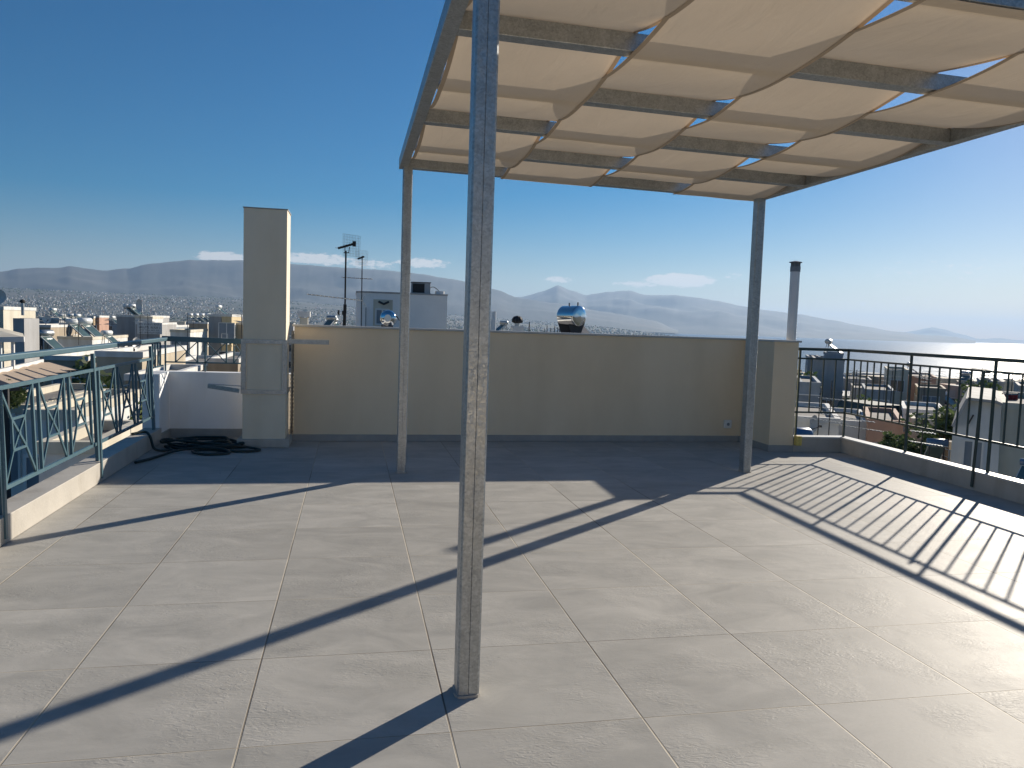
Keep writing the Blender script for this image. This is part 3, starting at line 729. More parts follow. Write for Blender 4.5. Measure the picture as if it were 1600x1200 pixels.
building('tall pale green-grey stairwell tower of the beige block', 326, 346, 491, 85, 5, 'grey', parapet=.2, blank=True)
building('tall sunlit beige block right of the stairwell tower', 346.5, 362, 491, 84.5, 8, 'yellow', rows=3, balc=True)
building('plain greyish block just left of the chimney column', 363, 392, 504, 88, 12, 'beige', blank=True)
building('beige rendered house with a small twin window below the left handrail', 70, 137, 556, 44, 12, 'tan', rows=2, seed=9)
building('low tan building with rounded look behind the teal crossed panels', 150, 222, 549, 34, 9, 'beige', rows=1, blank=True, parapet=.2)
building('brown-grey lower house behind the left railing bay nearest the corner', 196, 262, 585, 30, 7, 'tan', rows=2, seed=6)
building('white terrace building below the left railing with bright flat roof', 40, 118, 640, 19, 6, 'white', rows=2, seed=3)
building('white stepped annex lower left under the railing', 60, 150, 690, 15, 3.5, 'white', rows=1)
building('pale block beneath the striped pergola roof', -60, 52, 632, 24, 8, 'white', rows=1, seed=8)
building('beige apartment house with balconies seen below the parapet railing', 262, 330, 565, 52, 9, 'beige', rows=3, balc=True)
building('grey house with dark ground floor seen between the crossed bars beside the column', 325, 372, 560, 46, 9, 'tan', rows=3)

# sign on the big grey block
sp = at(234, 513, 87.85); sg = empty('sign', (sp.x, sp.y, sp.z), 'pale rectangular sign with lines of dark lettering on the wall of the white wing', 'sign')
MB().box(-1.25, 1.25, 0, .08, -.62, .62).build('panel', M['frame'], sg)
rdt = random.Random(4)
for zl, hl in ((.42, .16), (.10, .22), (-.20, .12), (-.46, .14)):      # rows of lettering too far off to read
    m_ = MB(); x = -1.08
    while x < 1.05:
        for _ in range(rdt.randint(3, 7)):
            if x > 1.05: break
            wl = hl*rdt.uniform(.35, .6); q = rdt.choice((0, 1, 2))
            m_.box(x, x+wl*.3, -.012, -.001, zl-hl/2, zl+hl/2)
            if q == 0: m_.box(x+wl*.31, x+wl, -.012, -.001, zl+hl*.3, zl+hl/2)
            if q == 1: m_.box(x+wl*.31, x+wl, -.012, -.001, zl-hl/2, zl-hl*.3)
            if q == 2: m_.box(x+wl*.7, x+wl, -.012, -.001, zl-hl/2, zl+hl/2)
            x += wl+hl*.22
        x += hl*.6
    m_.build('lettering', M['dark'], sg)

# slanted white porch roof far left
a, b, c_, d_ = onz(-60, 520, .55), onz(38, 526, .55), None, None
pr2 = empty('porch_roof', tuple(at(0, 530, 26)), 'slanted cream canvas porch roof at the far left edge of the view', 'awning')
q = [at(-40, 528, 24), at(38, 527, 24), at(36, 521, 27), at(-5, 511, 29), at(-40, 506, 29)]
o3 = tuple(pr2.location)
mb = MB(); mb.v = [tuple(v) for v in q]+[(v.x, v.y, v.z-.12) for v in q]; mb.f = [tuple(range(5)), (9, 8, 7, 6, 5)]+[(i, 5+i, 5+(i+1) % 5, (i+1) % 5) for i in range(5)]
shifted(mb, o3).build('canvas', M['w_cream'], pr2)
shifted(MB().bar(at(-40, 531.5, 23.9), at(38, 530, 23.9), .06, .16), o3).build('edge_beam', M['frame'], pr2)
for px in (0, 20): shifted(MB().bar(at(px, 532, 24), at(px, 532, 24)-Vector((0, 0, 2.4)), .08), o3).build('post', M['frame'], pr2)

# striped pergola roof below the left railing
zr = -.8
A_, B_, C_, D_ = onz(-30, 590, -.65), onz(66, 566, -.65), onz(108, 578, zr), onz(10, 606, zr)
st = empty('striped_pergola', (B_.x, B_.y, zr), 'pergola roof of tan strips and dark gaps with white edge beam below the left railing', 'pergola')
o3 = (B_.x, B_.y, zr)
shifted(MB().bar(A_, B_, .10, .22), o3).build('edge_beam', M['frame'], st)
for i in range(7):
    t = i/6; p = A_.lerp(B_, t); q = D_.lerp(C_, t)
    shifted(MB().bar(p+Vector((0, 0, -.05)), q+Vector((0, 0, -.045)), (A_-B_).length/6*.5, .08), o3).build('rafter', M['dark'], st)  # rafters widened to fill the gaps; their dark colour stands in for shade
    if i < 6:
        t2 = t+1/12; p = A_.lerp(B_, t2); q = D_.lerp(C_, t2); wd = (B_-A_).length/6
        shifted(MB().bar(p+Vector((0, 0, .02)), q+Vector((0, 0, .02)), wd*.56, .02), o3).build('canvas_strip', M['awning_tan'], st)
for p in (C_, D_, A_): shifted(MB().bar(p, p-Vector((0, 0, 3)), .1), o3).build('post', M['dark'], st)

# --- rooftop equipment prototypes
def solar(label, px, py, Y, n=1, s=1., rz=0., m='tank', group='solar water heaters on the rooftops', blue=False):
    P = at(px, py, Y)     # foot of the stand
    if px < 400: s *= .66; n = 1
    r = empty('solar_water_heater', tuple(P), label, 'water heater', group, rz)
    L = 1.25*s*(1 if n == 1 else 1.6)
    MB().tube([(-L/2-.03*s, .45*s, 1.42*s), (-L/2, .45*s, 1.42*s), (L/2, .45*s, 1.42*s), (L/2+.03*s, .45*s, 1.42*s)], [.20*s, .27*s, .27*s, .20*s], 16).build('tank', M[m], r, smooth=True)
    for k in range(n):
        xo = (k-(n-1)/2)*1.1*s
        w = .5*s
        a = [(xo-w, -1.15*s, .12*s), (xo+w, -1.15*s, .12*s), (xo+w, .35*s, 1.15*s), (xo-w, .35*s, 1.15*s)]
        mb = MB(); mb.v = a+[(x, y+.05*s, z-.08*s) for x, y, z in a]; mb.f = [(0, 1, 2, 3), (7, 6, 5, 4), (0, 4, 5, 1), (1, 5, 6, 2), (2, 6, 7, 3), (3, 7, 4, 0)]
        pn = mb.build('collector', M['panelglass'], r)
        fr = MB()
        for i in range(4): fr.bar(a[i], a[(i+1) % 4], .05*s)
        fr.build('collector_frame', M['frame'], pn)
    st = MB()
    for sx in (-.45*s, .45*s): st.bar((sx, .35*s, 0), (sx, .35*s, 1.15*s), .04*s).bar((sx, .75*s, 0), (sx, .5*s, 1.2*s), .04*s).bar((sx, -1.1*s, .02), (sx, .75*s, .02), .04*s)
    st.build('stand', M['dark'], r)
    return r
# panels on these roofs face the camera's right and slope down to the right as the photo shows
SR = R_(62)
solar('large pale collector with white tank on the white house roof, left unit', 121, 527, 75, 2, 1.5, SR)
solar('large pale collector with white tank on the white house roof, right unit', 139, 527, 76, 2, 1.6, SR)
solar('steel solar heater with green collectors standing lower, left of the white house', 78, 549, 60, 2, 1.4, SR, m='steel')
solar('small solar heater behind the grey chimney block', 86, 496, 131, 1, 1.3, SR)
solar('solar heater at left of the trio on the beige block', 100, 505, 121, 1, 1.2, SR)
solar('middle solar heater of the trio on the beige block', 115, 505, 121, 1, 1.2, SR)
solar('right solar heater of the trio on the beige block', 124, 505, 121, 1, 1.2, SR)
solar('left of the two solar heaters on the big grey block', 203, 493, 96, 1, 1.2, SR)
solar('right of the two solar heaters on the big grey block', 211, 493, 96, 1, 1.2, SR)
solar('solar heater standing on the blue-grey hall', 178, 507, 140, 1, 1.3, SR)
for i, wd in enumerate(('first', 'second', 'third', 'fourth')):
    solar(wd+' solar heater from the left in the row on the tan block', 301+i*9, 504, 114, 1, 1.15, SR)
solar('lone solar heater on top of the pale stairwell tower', 345, 492, 87, 1, .95, SR)
solar('white tank heater behind the corner of the left handrail', 172, 540, 66, 1, 1.1, SR)
solar('solar heater on the far roof behind the cowl pipe', 14, 500, 120, 2, 1.3, SR)
solar('solar heater on the roof at the far left edge', 52, 508, 118, 1, 1.2, SR)

def dish(label, px, py, Y, d=.8, rz=0., m='frame'):
    P = at(px, py, Y); r = empty('satellite_dish', tuple(P), label, 'satellite dish', 'satellite dishes on the rooftops', rz)
    rings = [(0, .0), (.35, .03), (.7, .11), (1., .22)]; n = 16; mb = MB()
    for f_, dz in rings:
        for k in range(n): a = 2*math.pi*k/n; mb.v.append((math.cos(a)*f_*d/2, -dz*d*.8, math.sin(a)*f_*d/2+d*.7))
    for j in range(3):
        for k in range(n): k2 = (k+1) % n; mb.f.append((j*n+k, j*n+k2, (j+1)*n+k2, (j+1)*n+k))
    mb.build('reflector', M[m], r, smooth=True)
    MB().bar((0, .05, 0), (0, .02, d*.7), .05).build('mount', M['dark'], r)
    MB().bar((0, -.02, d*.35), (0, -d*.55, d*.6), .03).box(-.05, .05, -d*.62, -d*.5, d*.55, d*.66).build('feed_arm', M['dark'], r)
dish('white satellite dish on the big grey block beside its collectors', 221, 493, 90, 1.5, R_(-50))
dish('white dish at the far left edge on the narrow tower', -4, 480, 60, 1.1, R_(20))
dish('cream dish behind the left handrail near the corner', 211, 549, 33, .5, R_(60))
dish('small white dish on the tan block at far left', 72, 508, 79, .8, R_(40))
dish('white dish on the low roof below the right railing', 1266, 681, 29, .8, R_(30))

def cowl_pipe(label, px, py, Y, h, r_=.12, cowl=.3, m='steel', name='flue_pipe'):
    P = at(px, py, Y); r = empty(name, tuple(P), label, 'flue')
    MB().tube([(0, 0, -.1), (0, 0, h)], r_, 14).build('pipe', M[m], r, smooth=False)
    pr_ = [(.05*cowl, h-.04), (cowl*.75, h+.02), (cowl, h+.28*cowl), (cowl*.95, h+.8*cowl), (cowl*.6, h+1.25*cowl), (.02, h+1.4*cowl)]
    mb = MB(); n = 18
    for rr, z in pr_:
        for k in range(n): a = 2*math.pi*k/n; mb.v.append((rr*math.cos(a), rr*math.sin(a), z))
    for j in range(len(pr_)-1):
        for k in range(n): k2 = (k+1) % n; mb.f.append((j*n+k, j*n+k2, (j+1)*n+k2, (j+1)*n+k))
    mb.build('cowl', M['black'], r, smooth=True)
    fin = MB()
    for k in range(12): a = 2*math.pi*k/12; fin.tube([(rr*1.02*math.cos(a), rr*1.02*math.sin(a), z) for rr, z in pr_[1:-1]], .012*cowl/.3, 4)
    fin.build('cowl_vanes', M['dark'], r)
    return r
cowl_pipe('steel pipe with black round cowl on top of the grey chimney block at left', 35.5, 489, 34.4, .42, .06, .11)

# --- centre: antennas, white block, tank
def yagi(mb, p, d, L, n, el, w=.012):
    p = Vector(p); d = Vector(d).normalized(); x = d.cross(Vector((0, 0, 1))).normalized()
    mb.bar(p-d*L*.5, p+d*L*.5, w*1.6)
    for i in range(n):
        q = p+d*L*(-.5+i/(n-1)); e = el*(1-.35*i/(n-1)); mb.bar(q-x*e/2, q+x*e/2, w*.8)
P = at(533, 520, 17); ma = empty('antenna_mast', tuple(P), 'tall dark television antenna mast with grid reflector and long yagi', 'antenna')
top = at(540.5, 392, 17)-P
mt = MB().bar((0, 0, -4), (top.x, 0, top.z*.35), .075).bar((top.x, 0, top.z*.35-.02), (top.x, 0, top.z), .04)
mt.build('mast', M['black'], ma)
g = MB(); cxg, czg = at(548, 382, 17)-P, 0
gp = [at(536, 364, 17)-P, at(563, 368, 17)-P, at(562, 401, 17)-P, at(536, 398, 17)-P]
for i in range(12): t = i/11; g.bar(gp[0].lerp(gp[1], t)+Vector((0, .15, 0)), gp[3].lerp(gp[2], t)+Vector((0, .15, 0)), .006)
for i in range(9): t = i/8; g.bar(gp[0].lerp(gp[3], t)+Vector((0, .15, 0)), gp[1].lerp(gp[2], t)+Vector((0, .15, 0)), .004)
g.build('grid_reflector', M['corrugated'], ma)
bm = MB(); a = at(528, 388, 17)-P; b = at(553, 381, 17)-P; bm.bar(a, b, .03, .05)
for i in range(7): q = a.lerp(b, i/6); bm.bar(q-Vector((.05, .14, 0)), q+Vector((.05, .14, 0)), .01)
bm.bar(at(539, 395, 17)-P, at(539, 386, 17)-P, .02).bar(at(545, 395, 17)-P, at(546, 386, 17)-P, .02).bar(at(537, 395, 17)-P, at(546, 395, 17)-P, .02).box(b.x-.03, b.x+.05, -.05, .05, b.z-.06, b.z+.06)
bm.build('dipole_head', M['black'], ma)
yg = MB(); a = at(482, 460, 17)-P; b = at(566, 469.5, 17)-P; yg.bar(a, b, .022)
for i in range(13): q = a.lerp(b, i/13); yg.bar(q-Vector((.03, .2, .0)), q+Vector((.03, .2, 0)), .012); yg.bar(q-Vector((.02, 0, 0)), q+Vector((.02, 0, 0)), .035)
yg.bar(b, b+Vector((.08, 0, -.14)), .02).bar(b, b+Vector((.05, 0, .10)), .02)
yg.build('yagi', M['steel'], ma)
bx_ = at(533, 488, 17)-P; MB().box(bx_.x-.08, bx_.x-.035, -.05, .05, bx_.z-.06, bx_.z+.05).box(bx_.x+.02, bx_.x+.10, -.05, .05, bx_.z-.06, bx_.z+.04).build('amplifier_box', M['black'], ma)
P = at(565, 520, 22); mbr = empty('antenna_mast', tuple(P), 'thinner second television antenna mast with small grid reflector behind the tall one', 'antenna')
t2 = at(566, 400, 22)-P
MB().bar((0, 0, -3), (t2.x, 0, t2.z), .03).build('mast', M['dark'], mbr)
g = MB(); gp = [at(556, 390, 22)-P, at(575, 392, 22)-P, at(574, 415, 22)-P, at(556, 413, 22)-P]
for i in range(10): t = i/9; g.bar(gp[0].lerp(gp[1], t)+Vector((0, .12, 0)), gp[3].lerp(gp[2], t)+Vector((0, .12, 0)), .005)
for i in range(6): t = i/5; g.bar(gp[0].lerp(gp[3], t)+Vector((0, .12, 0)), gp[1].lerp(gp[2], t)+Vector((0, .12, 0)), .005)
g.build('grid_reflector', M['steel'], mbr)
h = MB(); a = at(559, 404.5, 22)-P; b = at(569, 401, 22)-P; h.bar(a, b, .04, .05); 
for i in range(4): q = a.lerp(b, i/3); h.bar(q-Vector((0, .12, 0)), q+Vector((0, .12, 0)), .012)
h.build('dipole_head', M['black'], mbr)
y2 = MB(); a = at(536, 433.5, 22)-P; b = at(581, 436, 22)-P; y2.bar(a, b, .015)
for i in range(8): q = a.lerp(b, i/7); y2.bar(q-Vector((.03, .2, 0)), q+Vector((.03, .2, 0)), .014)
y2.build('yagi', M['dark'], mbr)

# white block with rounded left corner
zt_ = at(640, 460, 33).z; x0_ = at(557, 460, 33).x; x1_ = at(699, 462, 33).x
wb = empty('rooftop_block', (x0_, 33, -12), 'white rendered rooftop block with rounded left corner and an air conditioner on top', 'building')
w_ = x1_-x0_; poly = [(w_, 0), (w_, 4), (0, 4), (0, .75)]+[(.75-.75*math.cos(t), .75-.75*math.sin(t)) for t in [math.pi/2*k/8 for k in range(1, 9)]]
MB().prism(poly[::1], 0, zt_+12).build('wall', M['bright_white'], wb)
MB().prism([(p[0]*1.01-.02, p[1]*1.02-.03) for p in poly], zt_+12.001, zt_+12.07).build('roof_edge', M['w_grey'], wb)
o = MB().bar((.42, -.03, 9.5+3.9-.9), (.42, -.03, zt_+12-.65), .05).build('downpipe', M['w_grey'], wb)
nx_ = at(601, 483, 33).x-x0_; nz_ = at(601, 483, 33).z+12
MB().box(nx_-.5, nx_+.35, -.02, .3, nz_-.75, nz_+.42).build('niche', M['w_cream'], wb)
MB().tube([(nx_-.28, -.05, nz_+.33), (nx_-.05, -.06, nz_+.22), (nx_+.18, -.05, nz_+.33)], .05, 8).build('lamp', M['dark'], wb)
win(wb, nx_-.1, -.02, nz_-.65, 0, .5, .6, 's')
P = at(657, 462, 34.2); ac = empty('air_conditioner', (P.x, P.y, zt_+.07), 'boxy outdoor air conditioner on the roof of the white block', 'air conditioner')
w2 = at(672, 450, 34.2).x-at(643, 450, 34.2).x; h2 = .52
MB().box(-w2/2, w2/2, -.3, .3, 0, h2).build('casing', M['w_grey'], ac, bevel=.02)
MB().box(-w2/2+.04, w2/2*.35, -.315, -.301, .06, h2-.05).build('grille', M['black'], ac)
MB().box(-w2/2-.02, w2/2+.02, -.33, .33, h2+.001, h2+.03).build('lid', M['dark'], ac)
o = MB().tube(catmull([(w2/2, 0, .3), (w2/2+.15, 0, .36), (w2/2+.35, 0, .25), (w2/2+.45, 0, .1)], 5), .02, 6).build('pipes', M['corrugated'], ac)
P = at(687, 462, 34); tb = MB().tube([(0, 0, 0), (0, 0, .16)], .22, 16).build('roof_vent', M['w_white'], loc=(P.x, P.y, zt_+.071)); tag(tb, 'short white round vent stub on the white block beside the air conditioner', 'vent')

# solar tank seen end on
P = at(606, 497, 25); ts = empty('solar_tank', tuple(P), 'round steel water tank seen end-on in front of the white block', 'water heater', 'water tanks behind the back wall')
rad = 12.3/1212*27.5
def lathe(prof, axis, n=28):       # prof (t,r) along axis
    axis = Vector(axis).normalized(); x = axis.cross(Vector((0, 0, 1))).normalized(); y = axis.cross(x); mb = MB()
    for t, r in prof:
        for k in range(n): a = 2*math.pi*k/n; mb.v.append(tuple(axis*t+(x*math.cos(a)+y*math.sin(a))*r))
    for j in range(len(prof)-1):
        for k in range(n): k2 = (k+1) % n; mb.f.append((j*n+k, j*n+k2, (j+1)*n+k2, (j+1)*n+k))
    return mb
lathe([(-.02, .01), (-.02, rad*.35), (0, rad*.6), (.04, rad*.85), (.10, rad*.97), (.14, rad), (1.15, rad), (1.2, rad*.9), (1.24, 0.01)], (.12, 1, 0)).build('tank', M['chrome'], ts, smooth=True)
lathe([(-.05, .005), (-.05, rad*.42), (-.021, rad*.44)], (.12, 1, 0)).build('end_cap', M['white_plastic'], ts)
MB().bar((-.18, .4, -rad*.8), (-.18, .4, -rad-1), .04).bar((.18, .4, -rad*.8), (.18, .4, -rad-1), .04).bar((-.18, .4, -rad*1.02), (.18, .4, -rad*1.02), .04).build('stand', M['dark'], ts)
P2 = Vector((rad, .1, .0)); MB().tube(catmull([(rad*.8, .1, .12), (rad*1.25, .1, .02), (rad*1.5, .1, -.08), (rad*2.2, .1, -.12)], 4), .018, 6).build('pipes', M['dark'], ts)
# large polished tank
P = at(893, 494, 22); rad = 16.5/1212*24.6
tk = empty('solar_tank', tuple(P), 'large polished steel water tank on a stand with a tilted dark collector', 'water heater', 'water tanks behind the back wall')
ax = Vector((.48, -.88, 0))
lathe([(-.47, .01), (-.45, rad*.5), (-.40, rad*.85), (-.34, rad*.99), (-.30, rad), (.30, rad), (.34, rad*.985), (.365, rad*.9), (.38, rad*.55), (.395, .01)], ax, 40).build('tank', M['chrome'], tk, smooth=True)
MB().tube([(-.06, .1, rad*.95), (-.06, .1, rad+.09)], .022, 8).tube([(.14, -.2, rad*.95), (.14, -.2, rad+.11)], .022, 8).build('valve', M['dark'], tk)
s_ = MB()
for q in (-.24, .24):
    c0 = ax*q; s_.add([(c0.x-.28, c0.y, -rad*.55), (c0.x+.28, c0.y, -rad*.55), (c0.x+.05, c0.y, -rad-.55), (c0.x-.05, c0.y, -rad-.55)]+[(c0.x-.28, c0.y+.03, -rad*.55), (c0.x+.28, c0.y+.03, -rad*.55), (c0.x+.05, c0.y+.03, -rad-.55), (c0.x-.05, c0.y+.03, -rad-.55)], [(0, 3, 2, 1), (4, 5, 6, 7), (0, 1, 5, 4), (1, 2, 6, 5), (2, 3, 7, 6), (3, 0, 4, 7)])
s_.build('stand', M['dark'], tk)
a0 = at(889, 509, 22.3)-P; a1 = at(912, 509, 22.8)-P; a2 = at(926, 526, 21.8)-P; a3 = at(903, 527, 21.4)-P
mb = MB(); mb.v = [tuple(v) for v in (a0, a1, a2, a3)]+[(v.x, v.y+.03, v.z-.07) for v in (a0, a1, a2, a3)]; mb.f = [(0, 3, 2, 1), (4, 5, 6, 7), (0, 1, 5, 4), (1, 2, 6, 5), (2, 3, 7, 6), (3, 0, 4, 7)]
mb.build('collector', M['dark'], tk)

# small things peeking above the back wall
P = at(475, 515, 40); cb = empty('chimney', tuple(P), 'small cream chimney with square cap left of the antenna mast', 'chimney')
MB().box(-.2, .2, -.2, .2, -3, .62).build('shaft', M['w_cream'], cb); MB().box(-.31, .31, -.31, .31, .66, .95).build('cap', M['w_white'], cb)
s_ = MB(); [s_.bar((sx*.2, sy*.2, .61), (sx*.2, sy*.2, .67), .08) for sx in (-1, 1) for sy in (-1, 1)]; s_.build('cap_legs', M['w_cream'], cb)
solar('cluttered small heater frame left of the mast base', 515, 514, 48, 1, .5, R_(-30), m='steel')
solar('small heater frame at the foot of the antenna mast', 525, 516, 52, 1, .5, R_(50), m='steel')
for i, (px, py, w) in enumerate(((768, 500, .05), (770.5, 487, .085), (763, 496, .045))):
    P = at(px, 525, 24); t_ = at(px+1, py, 24); o = MB().tube([(0, 0, -1), (0, 0, t_.z-P.z)], w, 12).build('flue_pipe', M['fluewhite'], loc=tuple(P))
    tag(o, ('short white flue standing right of the near post', 'tallest white flue right of the near pergola post', 'middle white flue behind the near pergola post')[i], 'flue', 'cluster of white flues')
solar('dark collector frame between the white flues and the black cowl', 783, 520, 30, 1, .3, R_(-60), m='steel')
cowl_pipe('black ribbed turbine cowl on a white chimney behind the back wall', 808, 509, 26, .09, .10, .20)
P = at(808, 526, 26); o = MB().box(-.20, .20, -.2, .2, -2, at(808, 509, 26).z-P.z).box(-.22, .22, -.22, .22, at(808, 509, 26).z-P.z-.09, at(808, 509, 26).z-P.z-.06).build('chimney', M['w_white'], loc=tuple(P)); tag(o, 'squat white chimney base carrying the black ribbed cowl', 'chimney')
rdx = random.Random(2)
for i, px in enumerate((826, 851, 854, 860, 866, 871, 874)):
    P = at(px, 527, 26); t_ = at(px, 503 if i == 0 else rdx.uniform(508, 514), 26)
    o = MB().bar((0, 0, -1), (rdx.uniform(-.01, .01), 0, t_.z-P.z), .022 if i else .03).build('rebar_rod', M['dark'], loc=tuple(P)); tag(o, 'thin rusty starter rod sticking up behind the back wall' if i else 'thicker lone rod right of the black cowl', 'rod', 'starter rods behind the back wall')
P = at(612, 528, 26.0)
# far hidden roofs that carry those things
for (pl, pr2_, Y, lab, c) in ((455, 545, 38, 'low roof behind the left part of the back wall', 'beige'), (560, 640, 24, 'grey roof under the end-on water tank', 'grey'), (750, 850, 25, 'pale roof behind the black cowl', 'white'), (842, 935, 20.5, 'unfinished roof under the large polished tank', 'cream')):
    building(lab, pl, pr2_, 530, Y, 8, c, rows=1, blank=True)

# --- right: towards the sea
building('tall pale tower block with blue-grey roof room seen past the railing start', 1272, 1320, 560, 68, 9, 'grey', side='l', rows=4, seed=3)
building('blue-grey roof room on the tall pale block beyond the railing', 1290, 1318, 551, 69, 5, 'bluegrey', side='l', rows=1, blank=True, parapet=.2)
building('small block with roof clutter left of the tall pale tower', 1263, 1282, 557, 74, 7, 'bluegrey', side='l', rows=2)
building('low grey house left of the tower behind the wall end', 1236, 1262, 590, 60, 10, 'tan', side='l', rows=2)
building('pale blue-grey house front under the tower', 1250, 1282, 597, 48, 9, 'bluegrey', side='l', balc=True, rows=2, seed=4)
building('grey-mauve apartment house with ledges right of the tower', 1318, 1362, 592, 90, 12, 'grey', side='l', rows=3, balc=True)
building('low grey-green block in the middle of the first long railing bay', 1334, 1362, 606, 70, 8, 'grey', side='l', rows=2)
building('blue-grey row of houses behind the first railing bay', 1352, 1398, 609, 60, 9, 'bluegrey', side='l', balc=True, rows=2, seed=5)
building('tall cream house with flat top near the middle of the railing', 1387, 1420, 577, 72, 8, 'cream', side='l', rows=3, seed=1)
building('wide salmon-brown block right of the tall cream house', 1418, 1463, 588, 78, 11, 'salmon', side='l', rows=2, seed=2)
building('stepped balcony block below the salmon-brown one', 1434, 1478, 606, 70, 7, 'tan', side='l', balc=True, rows=3)
building('mauve-grey house right of the stepped balconies', 1470, 1502, 610, 80, 8, 'grey', side='l', balc=True, rows=2, seed=8)
building('dark roofed house against the glittering sea', 1500, 1535, 600, 84, 9, 'brown', side='l', rows=2, seed=4)
building('greenish block with rooftop box near the double post', 1532, 1552, 594, 62, 6, 'bluegrey', side='l', rows=1)
building('mauve block right of the double post', 1551, 1569, 596, 58, 7, 'grey', side='l', rows=2, seed=2)
building('pale block behind the red cloth', 1568, 1592, 596, 60, 6, 'cream', side='l', rows=1, blank=True)
building('grey house at the right edge of the view', 1592, 1660, 604, 50, 8, 'grey', side='l', rows=2)
building('long low blue-white building with flat roof in the middle distance', 1412, 1478, 640, 38, 6, 'white', side='l', rows=1, seed=3)
building('low cream wall building at the foot of the railing view on the right', 1425, 1476, 655, 34, 3, 'cream', side='l', rows=1, blank=True)
building('low white house with rooftop antennas below the short railing bay', 1215, 1312, 651, 30, 8, 'white', side='l', rows=1, blank=True)
building('white roof edge building beside the salmon wall', 1300, 1357, 657, 33, 7, 'white', side='l', rows=1)
building('salmon painted house behind the railing post', 1356, 1412, 656, 31, 7, 'salmon', side='l', rows=2, seed=1, parapet=.2)
building('tan house front with purple doorway above the planted street', 1405, 1462, 676, 36, 5, 'cream', side='l', rows=1, seed=6)
building('grey lower roof terrace with thin rails under the salmon house', 1338, 1436, 719, 24, 4, 'grey', side='l', rows=1, blank=True)
building('yellow-beige house left of the blue-white gable wall', 1455, 1506, 690, 31, 6, 'beige', side='l', rows=2, seed=3)
building('small white walled hut beside the thin white posts', 1508, 1534, 715, 23, 3, 'white', side='l', rows=1, blank=True)

# gable wall building with sloping left edge
Yg = 21.; rg_ = -hor(1520, 650)[0]; Ag = at(1478, 700, Yg); tg = Vector((math.cos(rg_), math.sin(rg_), 0))
def gp2(px, py): v = cross(px, py, Ag, rg_); return ((v-Ag).dot(tg), v.z+14)
pts_ = [gp2(px, py) for px, py in ((1478, 760), (1489, 668), (1512, 625), (1556, 630), (1565, 634), (1566, 800), (1478, 800))]
gb = empty('gable_house', (Ag.x, Ag.y, -14), 'blue-white rendered house with a sloping left roof edge behind the double railing post', 'house', None, rg_)
poly = list(pts_)
poly = [(poly[0][0], 0)]+[poly[-2]][:0]+[(poly[5][0], 0), poly[4], poly[3], poly[2], poly[1]]
MB().prismy(poly, 0, 7).build('wall', M['w_white'], gb)
rp2 = MB()
for a, b in ((poly[2], poly[3]), (poly[3], poly[4]), (poly[4], poly[5])): rp2.bar((a[0], 3.4, a[1]+.06), (b[0], 3.4, b[1]+.06), 7.4, .1)
rp2.build('roof', M['w_grey'], gb)
win(gb, (poly[1][0])*.45, 0, poly[2][1]-2.2, 0, .5, .9, 's')
mb = MB(); q0 = gp2(1512, 664); q1 = gp2(1521, 648); mb.bar((q0[0], -.06, q0[1]), (q1[0], -.06, q1[1]), .05); mb.build('wall_bracket', M['dark'], gb)
building('large beige blank wall at the right edge behind the railing', 1566, 1680, 632, 20.5, 7, 'cream', side='l', rows=0, blank=True)
mb = MB(); Pm = at(1579, 632, 24); mb.v = []
red = empty('red_cloth', tuple(Pm), 'dark red cloth screen hanging on a roof at the right edge of the view', 'screen')
w_r = at(1592, 620, 24).x-at(1568, 620, 24).x
cl_ = MB()
for i in range(13):
    for j in range(5): cl_.v.append((-w_r/2+w_r*i/12, .04*math.sin(i*1.7), j*.11-.05))
for i in range(12):
    for j in range(4): q = i*5+j; cl_.f.append((q, q+5, q+6, q+1))
cl_.build('cloth', M['red'], red); MB().bar((-w_r/2, .06, .44), (w_r/2, .06, .44), .03).bar((-w_r/2, .06, -.5), (-w_r/2, .06, .44), .03).bar((w_r/2, .06, -.5), (w_r/2, .06, .44), .03).build('frame', M['dark'], red)

a = at(1362, 633, 40); b = at(1413, 645, 40); aw = empty('roof_awning', (a.x, 40, b.z), 'dark blue-green awning over a roof terrace behind the first long railing bay', 'awning')
w_a = b.x-a.x
MB().prismy([(0, 0), (w_a, 0), (w_a*.95, a.z-b.z), (w_a*.08, a.z-b.z)], 0, 3.5).build('canvas', M['green_awning'], aw)
for x in (.1, w_a-.1): MB().bar((x, .1, -2.4), (x, .1, -.001), .08).build('post', M['dark'], aw)
building('low house with a roof terrace under the dark awning', 1352, 1418, 655, 39, 6, 'grey', side='l', rows=1, seed=7)

solar('blue-tanked solar heater on the low roof just above the kerb', 1460, 722, 23.2, 1, .55, R_(150), m='tankblue')
solar('blue-tanked heater cut by the right edge of the view', 1604, 752, 15.5, 1, .35, R_(-60), m='tankblue')
solar('small tank heater on the tall pale tower block', 1300, 553, 70, 1, .9, R_(40), m='steel')
solar('heater on the wide salmon-brown block', 1425, 588, 80, 1, 1., R_(50), m='steel')
solar('heater on the dark roofed house against the sea', 1508, 600, 86, 1, 1., R_(-40), m='steel')
P = at(1246, 680, 22); bt = empty('water_tank', tuple(P), 'blue plastic water tank by the foot of the wall end below the railing', 'water tank')
lathe([(-.5, .01), (-.48, .22), (-.4, .27), (.4, .27), (.48, .22), (.5, .01)], (1, 0, 0)).build('tank', M['tankblue'], bt, smooth=True); MB().box(-.3, -.22, -.2, .2, -.6, -.24).box(.22, .3, -.2, .2, -.6, -.24).build('cradle', M['dark'], bt)
